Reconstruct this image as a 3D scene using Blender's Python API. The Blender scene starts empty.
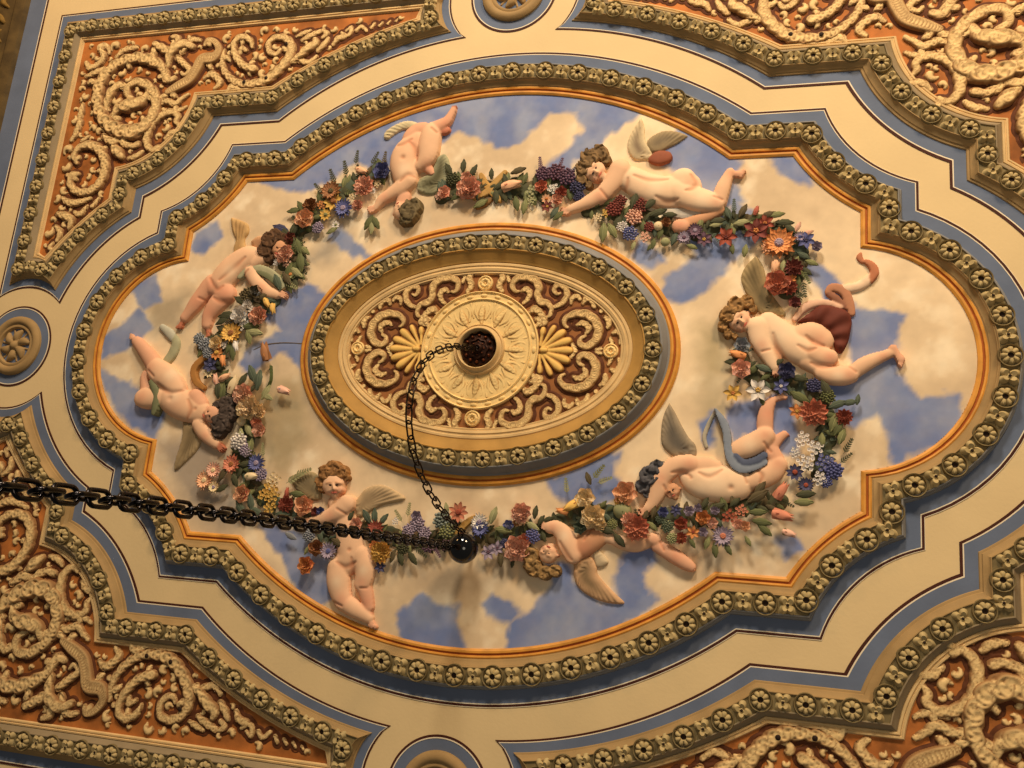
import bpy, math, random
import numpy as np
from mathutils import Matrix, Vector
rnd = random.Random(7)
C = bpy.context.scene.collection
# ---------------------------------------------------------------- camera model
S = 2.3                      # metres per ceiling unit
F_PX = 895.73
W3 = np.array([-.2355, .2763, .0541]); T3 = np.array([-.0733, -.0715, 2.0])
def rodr(w):
    th = np.linalg.norm(w); k = w/th
    K = np.array([[0, -k[2], k[1]], [k[2], 0, -k[0]], [-k[1], k[0], 0]])
    return np.eye(3)+math.sin(th)*K+(1-math.cos(th))*K@K
R3 = rodr(W3); CAM = -R3.T@T3
ZC = 1.6 + (-CAM[2])*S       # ceiling height above the floor
LIFT = [0.]
def U(x, y, h=None):
    """photo pixel -> point (u, v) on the plane h below the ceiling"""
    h = LIFT[0] if h is None else h
    d = R3.T@np.array([(x-512)/F_PX, (y-384)/F_PX, 1.]); s = (-CAM[2]-h)/d[2]; X = CAM+s*d
    return float(X[0]), float(-X[1])
def loc_scale(x, y):
    a = U(x-2, y); b = U(x+2, y); c = U(x, y-2); d = U(x, y+2)
    return math.sqrt(abs((b[0]-a[0])*(d[1]-c[1])-(b[1]-a[1])*(d[0]-c[0])))/4
def Wd(u, v, h=0.):          # ceiling coords + drop below the ceiling -> world metres
    return (u*S, -v*S, ZC-h*S)
# ---------------------------------------------------------------- materials
def lin(c):
    return tuple(((x/255)/12.92 if x <= 10 else (((x/255)+.055)/1.055)**2.4) for x in c)
MATS = {}
def mat(name, rgb, rough=.75, var=.12, scale=9, bump=.15, metal=0., spec=.25, attr=False, bscale=60):
    if name in MATS: return MATS[name]
    m = bpy.data.materials.new(name); m.use_nodes = True; nt = m.node_tree; N = nt.nodes; L = nt.links
    b = N['Principled BSDF']; b.inputs['Roughness'].default_value = rough; b.inputs['Metallic'].default_value = metal
    b.inputs['Specular IOR Level'].default_value = spec
    tc = N.new('ShaderNodeNewGeometry')
    n1 = N.new('ShaderNodeTexNoise'); n1.inputs['Scale'].default_value = scale; n1.inputs['Detail'].default_value = 6
    L.new(tc.outputs['Position'], n1.inputs['Vector'])
    mr = N.new('ShaderNodeMapRange'); mr.inputs[1].default_value = .3; mr.inputs[2].default_value = .7
    mr.inputs[3].default_value = 1-var; mr.inputs[4].default_value = 1+var
    L.new(n1.outputs['Fac'], mr.inputs[0])
    mx = N.new('ShaderNodeMix'); mx.data_type = 'RGBA'; mx.blend_type = 'MULTIPLY'; mx.inputs[0].default_value = 1
    if attr:
        at = N.new('ShaderNodeAttribute'); at.attribute_name = 'Col'; L.new(at.outputs['Color'], mx.inputs[6])
    else: mx.inputs[6].default_value = (*lin(rgb), 1)
    L.new(mr.outputs[0], mx.inputs[7]); L.new(mx.outputs[2], b.inputs['Base Color'])
    if bump:
        n2 = N.new('ShaderNodeTexNoise'); n2.inputs['Scale'].default_value = bscale; n2.inputs['Detail'].default_value = 4
        L.new(tc.outputs['Position'], n2.inputs['Vector'])
        bp = N.new('ShaderNodeBump'); bp.inputs['Strength'].default_value = bump; bp.inputs['Distance'].default_value = .004
        L.new(n2.outputs['Fac'], bp.inputs['Height']); L.new(bp.outputs[0], b.inputs['Normal'])
    m.diffuse_color = (*lin(rgb), 1)
    MATS[name] = m; return m
CREAM = mat('cream_plaster', (224, 197, 146), var=.05, scale=3)
BLUE = mat('blue_grey_paint', (102, 113, 134), var=.12, scale=5)
DARK = mat('dark_brown_line', (70, 34, 22), var=.1)
WHITE = mat('white_hairline', (238, 222, 190), var=.05)
GILT = mat('gilt_ochre', (214, 148, 58), rough=.5, var=.22, scale=14, spec=.4)
RUST = mat('rust_line', (166, 88, 34), rough=.6, var=.15)
COVE = mat('khaki_cove', (162, 132, 86), var=.14, scale=8)
BAND = mat('olive_band', (122, 106, 70), var=.16, scale=16)
SCV = mat('cream_scroll_ochre_shading', (238, 204, 142), attr=True, var=.1, scale=18)  # Col holds cream with painted ochre shading at edges and grooves
ROS = mat('carved_khaki', (184, 162, 112), var=.14, scale=20)
HOLE = mat('dark_drill_hole', (42, 26, 14), var=.1)
GREY = mat('grey_slope', (132, 130, 126), var=.12, scale=8)
LINE = mat('pale_rib', (216, 182, 126), var=.12, scale=12)
GROUND = mat('terracotta_ground', (172, 104, 48), var=.45, scale=7)
GROUND2 = mat('medallion_ground', (150, 96, 52), var=.2, scale=12)
SCROLL = mat('cream_scroll', (238, 204, 142), var=.12, scale=18)
SCROLL2 = mat('pale_stucco', (240, 206, 138), var=.1, scale=20)
SHELL = mat('golden_shell', (234, 186, 96), var=.12, scale=20)
OUTL = mat('brown_shade_outline', (92, 50, 24), var=.2, scale=20)
LEAFM = mat('ochre_leaf', (214, 170, 104), var=.16, scale=20)
FROND = mat('frieze_dark', (84, 66, 34), var=.35, scale=12)
SKIN = mat('painted_skin', (230, 180, 140), attr=True, var=.05, scale=14, bump=.05)
SKY = mat('painted_sky', (150, 150, 160), attr=True, var=.05, scale=18, bump=.1, bscale=30)
VAR = mat('painted_cloth', (150, 120, 90), attr=True, var=.1, scale=25, bump=.08)
IRON = mat('dark_bronze', (44, 34, 27), rough=.32, metal=.9, var=.25, scale=30, spec=.5, bump=.1)
STEEL = mat('blackened_steel', (46, 43, 43), rough=.22, metal=1., var=.2, scale=40, spec=.5, bump=.05)
BALLM = mat('black_glass_ball', (14, 15, 17), rough=.08, metal=.2, var=.2, spec=.8, bump=0)
BRONZE = mat('rusty_bronze_fretwork', (48, 26, 16), rough=.5, metal=.6, var=.4, scale=60, bump=.4)
# ---------------------------------------------------------------- object helpers
def tag(o, label, cat, group=None, kind=None):
    if label: o['label'] = label
    if cat: o['category'] = cat
    if group: o['group'] = group
    if kind: o['kind'] = kind
    return o
def thing(name, label, cat, uvh=(0, 0, 0), group=None):
    o = bpy.data.objects.new(name, None); C.objects.link(o); o.location = Wd(*uvh)
    o.empty_display_size = .05
    return tag(o, label, cat, group)
def mesh(name, V, Fc, mats, parent=None, cols=None, midx=None, smooth=True, ang=40, world=False, label=None, origin=None):
    """V: Nx3 in (u, v, h) ceiling coords (or world metres); one mesh object"""
    V = np.asarray(V, float)
    if not world:
        V = np.stack([V[:, 0]*S, -V[:, 1]*S, ZC-V[:, 2]*S], 1)
    org = np.array(parent.location) if parent is not None else (np.array(Wd(*origin)) if origin is not None else np.zeros(3))
    V = V-org
    me = bpy.data.meshes.new(name)
    me.from_pydata([tuple(map(float, p)) for p in V], [], [tuple(map(int, f)) for f in Fc])
    if not isinstance(mats, (list, tuple)): mats = [mats]
    for m in mats: me.materials.append(m)
    if midx is not None: me.polygons.foreach_set('material_index', np.asarray(midx, dtype=np.int32))
    if cols is not None:
        a = me.color_attributes.new('Col', 'FLOAT_COLOR', 'POINT')
        cc = np.ones((len(V), 4), np.float32); cc[:, :3] = cols; a.data.foreach_set('color', cc.ravel())
    if smooth:
        me.polygons.foreach_set('use_smooth', np.ones(len(me.polygons), dtype=bool))
        if ang: me.set_sharp_from_angle(angle=math.radians(ang))
    me.validate(); me.update()
    o = bpy.data.objects.new(name, me); C.objects.link(o)
    if parent is not None: o.parent = parent
    elif origin is not None: o.location = Wd(*origin)
    if label: o['label'] = label
    return o
def put(src, parent, u, v, h, ang=0, sc=1., name=None, mirror=False):
    """a copy of a local-space part (built round its own origin), placed on the ceiling under a thing"""
    o = src.copy(); C.objects.link(o); o.parent = parent
    w = Vector(Wd(u, v, h)); o.location = w-(parent.location if parent else Vector((0, 0, 0)))
    o.rotation_euler = (0, 0, -ang); o.scale = (sc, sc, sc)
    return o
class Local:
    """template mesh in local metres; x along ceiling u, y = -v, z = up into the ceiling"""
    def __init__(s): s.V = []; s.F = []; s.M = []; s.Cc = []
    def add(s, V, Fc, m=0, col=None):
        n = len(s.V); s.V += [tuple(p) for p in V]; s.F += [tuple(i+n for i in f) for f in Fc]; s.M += [m]*len(Fc)
        s.Cc += [col if col else (1, 1, 1)]*len(V)
    def data(s, name, mats, cols=False, ang=50):
        V = np.array(s.V, float); V = np.stack([V[:, 0]*S, -V[:, 1]*S, -V[:, 2]*S], 1)
        me = bpy.data.meshes.new(name); me.from_pydata([tuple(map(float, p)) for p in V], [], s.F)
        for m in mats: me.materials.append(m)
        me.polygons.foreach_set('material_index', np.array(s.M, dtype=np.int32))
        me.polygons.foreach_set('use_smooth', np.ones(len(me.polygons), dtype=bool))
        me.set_sharp_from_angle(angle=math.radians(ang))
        if cols:
            a = me.color_attributes.new('Col', 'FLOAT_COLOR', 'POINT')
            cc = np.ones((len(V), 4), np.float32); cc[:, :3] = s.Cc; a.data.foreach_set('color', cc.ravel())
        me.update(); return me
def inst(name, me, parent, u, v, h, ang=0, sc=1., label=None):
    o = bpy.data.objects.new(name, me); C.objects.link(o); o.parent = parent
    o.location = Vector(Wd(u, v, h))-(parent.location if parent else Vector((0, 0, 0)))
    o.rotation_euler = (0, 0, -ang); o.scale = (sc, sc, sc)
    if label: o['label'] = label
    return o
# ---------------------------------------------------------------- relief engine
def catmull(P, n=6):
    P = [tuple(p) for p in P]
    if len(P) < 3: return P
    Q = [P[0]]+P+[P[-1]]; out = []
    for i in range(1, len(Q)-2):
        for k in range(n):
            t = k/n; a, b, c, d = (np.array(Q[i-1]), np.array(Q[i]), np.array(Q[i+1]), np.array(Q[i+2]))
            out.append(tuple(.5*((2*b)+(-a+c)*t+(2*a-5*b+4*c-d)*t*t+(-a+3*b-3*c+d)*t**3)))
    out.append(P[-1]); return out
def stroke(pts, base=0., k=.6, col=None, px=True, n=5, p=2., smooth=True, ribs=None, gut=0., rim=0., rc=None, scal=None):
    """pts (x, y, r) in photo pixels (or u, v, r)"""
    if px:
        q = []
        for x, y, r in pts:
            u, v = U(x, y); q.append((u, v, r*loc_scale(x, y)))
        pts = q
    if smooth and len(pts) > 2: pts = catmull(pts, n)
    return dict(t='s', P=[(a, b, max(c, .0008)) for a, b, c in pts], base=base, k=k, col=col, p=p, ribs=ribs, gut=gut, rim=rim, rc=rc, scal=scal)
def carve(pts, r=1.6, depth=.0016, col=None, w=.75):
    q = []
    for p in pts:
        u, v = U(p[0], p[1]); q.append((u, v, (p[2] if len(p) > 2 else r)*loc_scale(p[0], p[1])))
    if len(q) > 2: q = catmull(q, 5)
    return dict(t='c', P=q, depth=depth, col=col, w=w)
def poly(pts, base=0., k=.5, cap=.012, col=None, px=True, smooth=False, ripple=None, col2=None):
    """filled outline; ripple=(x, y, count, depth) feather grooves fanning from a root"""
    if px: pts = [U(*a) for a in pts]
    if smooth:
        pts = catmull(pts+[pts[0]], 5)[:-1]
    if ripple and px: ripple = (*U(ripple[0], ripple[1]), ripple[2], ripple[3])
    return dict(t='p', P=[tuple(a) for a in pts], base=base, k=k, cap=cap, col=col, ripple=ripple, col2=col2)
def mirror(strokes, su, sv):
    out = []
    for s in strokes:
        d = dict(s); d['P'] = [(p[0]*su, p[1]*sv)+tuple(p[2:]) for p in s['P']]
        if s.get('ripple'): d['ripple'] = (s['ripple'][0]*su, s['ripple'][1]*sv)+tuple(s['ripple'][2:])
        out.append(d)
    return out
def seg_dist(X, Y, a, b):
    dx, dy = b[0]-a[0], b[1]-a[1]; L2 = dx*dx+dy*dy+1e-18
    t = np.clip(((X-a[0])*dx+(Y-a[1])*dy)/L2, 0, 1)
    return t, np.hypot(X-a[0]-t*dx, Y-a[1]-t*dy)
def relief(name, strokes, mats, parent=None, res=.0024, blur=1, h0=0., defcol=(1, 1, 1), label=None, cblur=2, colored=False, ang=60):
    pts = np.array([p[:2] for s in strokes for p in s['P']]); rm = max([p[2] for s in strokes if s['t'] in 'sc' for p in s['P']]+[0])
    lo = pts.min(0)-rm-2*res; hi = pts.max(0)+rm+2*res
    carves = [q for q in strokes if q['t'] == 'c']; strokes = [q for q in strokes if q['t'] != 'c']
    nx = int((hi[0]-lo[0])/res)+2; ny = int((hi[1]-lo[1])/res)+2
    xs = lo[0]+np.arange(nx)*res; ys = lo[1]+np.arange(ny)*res
    H = np.full((ny, nx), -1.); Fd = np.full((ny, nx), -1.); Cc = np.zeros((ny, nx, 3)); Cc[:] = defcol
    for s in strokes:
        if s['t'] == 's':
            P = s['P']; segs = list(zip(P[:-1], P[1:])) if len(P) > 1 else [(P[0], P[0])]
            acc = 0.
            for a, b in segs:
                sl = math.hypot(b[0]-a[0], b[1]-a[1]); r = max(a[2], b[2])*(1+(s['scal'][1] if s.get('scal') else 0))+2*res
                i0 = max(int((min(a[0], b[0])-r-lo[0])/res), 0); i1 = min(int((max(a[0], b[0])+r-lo[0])/res)+2, nx)
                j0 = max(int((min(a[1], b[1])-r-lo[1])/res), 0); j1 = min(int((max(a[1], b[1])+r-lo[1])/res)+2, ny)
                X, Y = np.meshgrid(xs[i0:i1], ys[j0:j1])
                t, d = seg_dist(X, Y, a, b); rr = a[2]+(b[2]-a[2])*t
                if s.get('scal'):
                    lam, amp, skew = s['scal']; sd_ = np.sign((b[0]-a[0])*(Y-a[1])-(b[1]-a[1])*(X-a[0])); ph = (acc+t*sl)/lam-skew*d/rr+.35*sd_
                    SN = np.abs(np.sin(math.pi*ph)); SC = 1-(1-SN)**1.3; rr = rr*(1-.35*amp+amp*SN**.6)
                Fd[j0:j1, i0:i1] = np.maximum(Fd[j0:j1, i0:i1], rr-d)
                q = np.clip(1-(d/rr)**s['p'], 0, 1); hh = s['base']+s['k']*rr*np.sqrt(q)
                if s.get('scal'): hh = hh-.42*rr*(1-SC)*np.clip(d/rr*1.6-.15, 0, 1)-.16*rr*np.exp(-(d/(.16*rr))**2)
                if s['gut']: hh = hh-s['gut']*rr*np.exp(-(d/(.22*rr))**2)
                if s.get('rim'): hh = hh+s['rim']*rr*(np.exp(-((d/rr-.74)/.13)**2)-.6*np.exp(-((d/rr-.45)/.16)**2))
                if s['ribs']: hh = hh+s['ribs'][1]*rr*q*np.sin(2*math.pi*((acc+t*sl)/(s['ribs'][0])+.35*d/rr))
                acc += sl
                h = np.where(d < rr, np.maximum(hh, .0004), -1)
                sub = H[j0:j1, i0:i1]; m = h > sub; sub[m] = h[m]
                if s['col'] is not None: Cc[j0:j1, i0:i1][m] = s['col']
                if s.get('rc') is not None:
                    wv = np.clip((d/rr-.52)/.36, 0, 1)*.85  # shading of stroke sides and grooves put into the colour
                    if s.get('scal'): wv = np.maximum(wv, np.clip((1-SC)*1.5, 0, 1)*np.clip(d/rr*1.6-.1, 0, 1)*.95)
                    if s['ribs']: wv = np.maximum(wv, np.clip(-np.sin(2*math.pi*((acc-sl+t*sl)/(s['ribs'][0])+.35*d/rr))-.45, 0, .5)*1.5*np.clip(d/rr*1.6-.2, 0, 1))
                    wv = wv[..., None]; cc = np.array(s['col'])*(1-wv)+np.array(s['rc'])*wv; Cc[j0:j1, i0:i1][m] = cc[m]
        else:
            P = s['P']; a0 = np.array(P)
            i0 = max(int((a0[:, 0].min()-3*res-lo[0])/res), 0); i1 = min(int((a0[:, 0].max()+3*res-lo[0])/res)+2, nx)
            j0 = max(int((a0[:, 1].min()-3*res-lo[1])/res), 0); j1 = min(int((a0[:, 1].max()+3*res-lo[1])/res)+2, ny)
            X, Y = np.meshgrid(xs[i0:i1], ys[j0:j1]); D = np.full(X.shape, 9.); ins = np.zeros(X.shape, bool)
            for a, b in zip(P, P[1:]+P[:1]):
                D = np.minimum(D, seg_dist(X, Y, a, b)[1])
                c = ((a[1] > Y) != (b[1] > Y)); xx = (b[0]-a[0])*(Y-a[1])/((b[1]-a[1]) if abs(b[1]-a[1]) > 1e-12 else 1e-12)+a[0]
                ins ^= (c & (X < xx))
            sd = np.where(ins, D, -D); Fd[j0:j1, i0:i1] = np.maximum(Fd[j0:j1, i0:i1], sd)
            e = np.clip(sd/s['cap'], 0, 1); h = s['base']+s['k']*s['cap']*np.sqrt(np.clip(1-(1-e)**2, 0, 1))
            if s['ripple']:
                rx, ry, n, dp = s['ripple']; th = np.arctan2(Y-ry, X-rx); rr = np.hypot(X-rx, Y-ry)
                rip = np.sin(th*n+rr*40)
                h = h+dp*rip*np.clip(sd/.004, 0, 1)
            h = np.where(sd > 0, h, -1); sub = H[j0:j1, i0:i1]; m = h > sub; sub[m] = h[m]
            if s['col'] is not None:
                c1 = np.array(s['col'])
                if s.get('col2') is not None:
                    w = np.clip(sd/(s['cap']*1.5), 0, 1)[..., None]; cc = c1*(1-w)+np.array(s['col2'])*w
                    Cc[j0:j1, i0:i1][m] = cc[m]
                else: Cc[j0:j1, i0:i1][m] = c1
    inside = Fd > 0
    def blr(A, w):
        def sh(Z):
            Z = Z.copy(); Zp = np.pad(Z, [(1, 1), (1, 1)]+[(0, 0)]*(Z.ndim-2))
            return (4*Z+Zp[:-2, 1:-1]+Zp[2:, 1:-1]+Zp[1:-1, :-2]+Zp[1:-1, 2:])/8
        num = sh(A*(w if A.ndim == 2 else w[..., None])); den = sh(w)
        return np.where((den > 1e-6) if A.ndim == 2 else (den > 1e-6)[..., None], num/np.maximum(den if A.ndim == 2 else den[..., None], 1e-6), A)
    w = inside.astype(float); Hs = np.where(inside, H, 0)
    for _ in range(blur): Hs = blr(Hs, w)
    if colored:
        Cs = Cc
        for _ in range(cblur): Cs = blr(Cs, w)
    for q in carves:
        X, Y = np.meshgrid(xs, ys); E = np.zeros(X.shape)
        for a, b in (list(zip(q['P'][:-1], q['P'][1:])) or [(q['P'][0], q['P'][0])]):
            t, d = seg_dist(X, Y, a, b); E = np.maximum(E, np.exp(-(d/(a[2]+(b[2]-a[2])*t))**2))
        if q['depth']: Hs = np.where(inside, np.maximum(Hs-q['depth']*E, .0006), Hs)
        if q['col'] is not None and colored: Cs = Cs*(1-q['w']*E[..., None])+np.array(q['col'])*q['w']*E[..., None]
    # marching squares mesh
    idx = -np.ones((ny, nx), int); js, is_ = np.nonzero(inside); idx[js, is_] = np.arange(len(js))
    V = np.stack([xs[is_], ys[js], h0+Hs[js, is_]], 1).tolist(); Col = Cs[js, is_].tolist() if colored else None
    c = inside[:-1, :-1].astype(int)+inside[:-1, 1:]+inside[1:, 1:]+inside[1:, :-1]
    jf, if_ = np.nonzero(c == 4)
    Fc = np.stack([idx[jf, if_], idx[jf, if_+1], idx[jf+1, if_+1], idx[jf+1, if_]], 1).tolist()
    cache = {}
    def cross(j1, i1, j2, i2):
        key = (j1, i1, j2, i2) if (j1, i1) < (j2, i2) else (j2, i2, j1, i1)
        if key in cache: return cache[key]
        fa, fb = Fd[j1, i1], Fd[j2, i2]; t = fa/(fa-fb); t = min(max(t, .02), .98)
        V.append([xs[i1]+(xs[i2]-xs[i1])*t, ys[j1]+(ys[j2]-ys[j1])*t, h0])
        if colored:
            src = Cs[j1, i1] if inside[j1, i1] else Cs[j2, i2]; Col.append(src.tolist())
        cache[key] = len(V)-1; return cache[key]
    for j, i in zip(*np.nonzero((c > 0) & (c < 4))):
        cor = [(j, i), (j, i+1), (j+1, i+1), (j+1, i)]; f = []
        for a in range(4):
            p, q = cor[a], cor[(a+1) % 4]
            if inside[p]: f.append(int(idx[p]))
            if inside[p] != inside[q]: f.append(cross(*p, *q))
        if len(f) >= 3: Fc.append(f)
    return mesh(name, V, Fc, mats, parent, cols=Col, label=label, ang=ang)
# ---------------------------------------------------------------- lofts along contours
def loft(name, A, B, prof, mats, parent=None, closed=True, midx=None, ang=30, label=None):
    """A, B matched contours (N x 2) at d=0 and d=1; prof: [(d, h), ...]"""
    A = np.asarray(A); B = np.asarray(B); n = len(A); V = []
    for d, h in prof:
        for k in range(n): V.append((*(A[k]+(B[k]-A[k])*d), h))
    Fc = []; M = []
    for r in range(len(prof)-1):
        for k in range(n if closed else n-1):
            k2 = (k+1) % n; Fc.append((r*n+k, r*n+k2, (r+1)*n+k2, (r+1)*n+k)); M.append(midx[r] if midx else 0)
    return mesh(name, V, Fc, mats, parent, midx=M, ang=ang, label=label)
def arc_prof(d0, h0, d1, h1, n=5, bulge=0.):
    """profile points from (d0, h0) to (d1, h1) with a sideways bow"""
    out = []
    for k in range(n+1):
        t = k/n; out.append((d0+(d1-d0)*t, h0+(h1-h0)*t+bulge*math.sin(math.pi*t)))
    return out
def along(Pts, closed, pitch=None, count=None, off=0.):
    """evenly spaced (point, angle) along a polyline"""
    P = np.asarray(Pts); Q = np.vstack([P, P[:1]]) if closed else P
    d = np.hypot(*np.diff(Q, axis=0).T); cum = np.concatenate([[0], np.cumsum(d)]); L = cum[-1]
    n = count or max(1, int(round(L/pitch))); out = []
    for k in range(n):
        s = ((k+off)/n*L) % L; i = min(np.searchsorted(cum, s, side='right')-1, len(d)-1); t = (s-cum[i])/max(d[i], 1e-9)
        p = Q[i]+(Q[i+1]-Q[i])*t; tn = Q[i+1]-Q[i]; out.append((p[0], p[1], math.atan2(tn[1], tn[0])))
    return out
def arc3(a, m, b, n):
    """circular arc through three points"""
    ax, ay = a; bx, by = m; cx, cy = b
    D = 2*(ax*(by-cy)+bx*(cy-ay)+cx*(ay-by))
    ux = ((ax*ax+ay*ay)*(by-cy)+(bx*bx+by*by)*(cy-ay)+(cx*cx+cy*cy)*(ay-by))/D
    uy = ((ax*ax+ay*ay)*(cx-bx)+(bx*bx+by*by)*(ax-cx)+(cx*cx+cy*cy)*(bx-ax))/D
    r = math.hypot(ax-ux, ay-uy); t0 = math.atan2(ay-uy, ax-ux); t1 = math.atan2(cy-uy, cx-ux); tm = math.atan2(by-uy, bx-ux)
    def norm(t): return (t-t0) % (2*math.pi)
    d = norm(t1)
    if norm(tm) > d: d -= 2*math.pi
    return [(ux+r*math.cos(t0+d*k/n), uy+r*math.sin(t0+d*k/n)) for k in range(n+1)]
def line(a, b, n): return [(a[0]+(b[0]-a[0])*k/n, a[1]+(b[1]-a[1])*k/n) for k in range(n+1)]
# ================================================================ CEILING (structure)
# grid with cut rectangles is not needed: one plaster slab, everything else hangs below it
def slab(name, u0, u1, v0, v1, h, m, th=.05):
    V = [(u, v, k) for k in (h, h-th) for (u, v) in ((u0, v0), (u1, v0), (u1, v1), (u0, v1))]
    F_ = [(0, 1, 2, 3), (7, 6, 5, 4), (0, 4, 5, 1), (1, 5, 6, 2), (2, 6, 7, 3), (3, 7, 4, 0)]
    return mesh(name, V, F_, m, smooth=False)
tag(slab('ceiling', -2.3, 2.0, -1.6, 1.6, 0, CREAM), 'cream plaster ceiling between the painted panels', None, kind='structure')
# ---- contour of the big cartouche: quarter (A, B, C, D) with end arc and top arc
def quarter(a, b, c, d, e, hh, endp, endm, topm, topp, bcm, n=14):
    """from the right end (v=0) counter-clockwise to the top (u=0); returns five segments"""
    A = (a, b); B = (a, c); Cc = (d, e); D = (hh, e)
    return [arc3(endp, endm, A, n)[:-1], line(A, B, 2)[:-1], arc3(B, bcm, Cc, n)[:-1], line(Cc, D, 3)[:-1], arc3(D, topm, topp, n*2)]
def full(q):
    Q = [p for s in q for p in s]                 # ends at u=0 (top)
    P = Q+[(-u, v) for u, v in Q[::-1][1:]]        # to the left end
    P = P+[(u, -v) for u, v in P[::-1][1:-1]]
    return np.array(P)
def endmid(apex, A):
    """a point of the circle centred on the long axis through apex and A"""
    c = (apex*apex-A[0]**2-A[1]**2)/(2*(apex-A[0])); r = apex-c; t = math.atan2(A[1], A[0]-c)/2
    return (c+r*math.cos(t), r*math.sin(t))
def topmid(apex, D):
    c = (apex*apex-D[0]**2-D[1]**2)/(2*(apex-D[1])); r = apex-c; t = math.atan2(D[1]-c, D[0]); t = (t+math.pi/2)/2
    return (r*math.cos(t), c+r*math.sin(t))
def contour(a, b, c, d, e, hh, ex, ty, bcm):
    return full(quarter(a, b, c, d, e, hh, (ex, 0), endmid(ex, (a, b)), topmid(ty, (hh, e)), (0, ty), bcm))
FQ = (.798, .230, .308, .663, .442, .530)
IQ = (.907, .3105, .371, .727, .550, .574)
CF = contour(*FQ, 1.008, .636, (.708, .382))
CI = contour(*IQ, 1.118, .747, (.789, .444))
OQ = (.967, .3535, .4107, .7677, .606, .599)
W = .110
# ---- the painted sky ------------------------------------------------------
def value_noise(x, y, seed):
    r = np.random.RandomState(seed); g = r.rand(64, 64); xi = np.floor(x).astype(int); yi = np.floor(y).astype(int)
    fx = x-xi; fy = y-yi; fx = fx*fx*(3-2*fx); fy = fy*fy*(3-2*fy)
    a = g[yi % 64, xi % 64]; b = g[yi % 64, (xi+1) % 64]; c = g[(yi+1) % 64, xi % 64]; d = g[(yi+1) % 64, (xi+1) % 64]
    return (a*(1-fx)+b*fx)*(1-fy)+(c*(1-fx)+d*fx)*fy
def fbm(x, y, seed, o=4):
    s = 0; a = .5
    for k in range(o): s = s+a*value_noise(x*2**k+7.3*k, y*2**k+3.1*k, seed+k); a *= .5
    return s/(1-.5**o)
BLUES = [
 [(245,182),(300,174),(330,146),(375,120),(420,102),(445,96),(505,90),(560,90),(592,96),(582,110),(552,113),(532,128),(522,143),(497,147),(478,138),(455,132),(442,142),(425,152),(395,162),(380,172),(350,164),(310,188),(285,192),(268,184)],
 [(588,96),(640,110),(632,122),(604,138),(592,152),(577,160),(568,180),(548,174),(554,160),(570,148),(584,130),(578,112)],
 [(655,150),(690,124),(725,148),(744,165),(731,180),(744,202),(720,210),(700,190),(675,172)],
 [(640,238),(656,248),(664,260),(652,270),(642,266),(634,256)],
 [(735,200),(768,238),(745,252),(714,282),(692,302),(664,298),(668,280),(690,262),(700,254),(686,240),(712,228)],
 [(800,255),(832,278),(860,307),(904,315),(894,346),(897,373),(924,398),(964,391),(956,440),(922,449),(898,468),(890,440),(877,413),(854,425),(836,412),(826,388),(850,372),(845,342),(836,312),(812,288)],
 [(770,156),(792,158),(812,184),(796,184),(782,172)],
 [(505,655),(512,626),(538,604),(556,588),(548,564),(572,562),(576,584),(602,604),(622,602),(617,580),(626,556),(654,546),(660,562),(645,576),(650,596),(658,606),(622,625),(590,637),(550,650)],
 [(398,612),(422,598),(440,608),(462,606),(457,624),(466,650),(440,654),(402,644)],
 [(484,604),(496,596),(511,604),(522,612),(512,624),(500,620),(487,616)],
 [(262,524),(285,532),(306,538),(328,558),(332,598),(316,606),(300,592),(284,566)],
 [(100,372),(130,384),(168,410),(158,438),(132,424),(112,402)],
 [(98,338),(120,324),(142,308),(152,330),(130,346),(102,360)],
 [(132,288),(155,274),(160,300),(146,310)],
 [(194,246),(198,230),(216,222),(222,240),(204,252)],
 [(308,283),(332,303),(316,326),(303,350),(300,372),(290,356),(278,350),(264,362),(248,378),(240,366),(256,345),(282,328),(262,314),(290,294)],
 [(728,410),(765,398),(792,392),(797,452),(784,456),(768,442),(746,436),(735,446),(730,430)],
 [(548,484),(600,458),(619,452),(612,474),(622,490),(604,502),(575,502),(556,498)],
 [(774,544),(790,538),(802,550),(786,558)], [(700,425),(712,412),(716,440),(708,446)],
 [(372,262),(340,228),(330,236),(352,256)] ]
OLIVE = [([(330,225),(350,210),(350,240),(330,262),(312,262)],(150,140,125)), ([(255,395),(300,380),(310,440),(280,470),(250,440)],(168,150,112)),
 ([(700,330),(725,330),(730,375),(705,385)],(178,160,118)), ([(160,440),(210,440),(250,520),(220,530),(175,490)],(150,138,126)),
 ([(420,470),(380,450),(360,440),(340,430),(420,480)],(180,158,122)), ([(700,392),(725,388),(722,412),(705,415)],(176,160,124)),
 ([(250,560),(290,590),(320,620),(300,620),(262,580)],(160,142,120)), ([(150,300),(190,290),(180,330),(150,335)],(160,145,118)),
 ([(540,590),(585,590),(580,640),(570,630),(578,605)],(205,190,165)), ([(400,572),(440,566),(500,575),(480,590),(420,590)],(184,160,128))]
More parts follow.
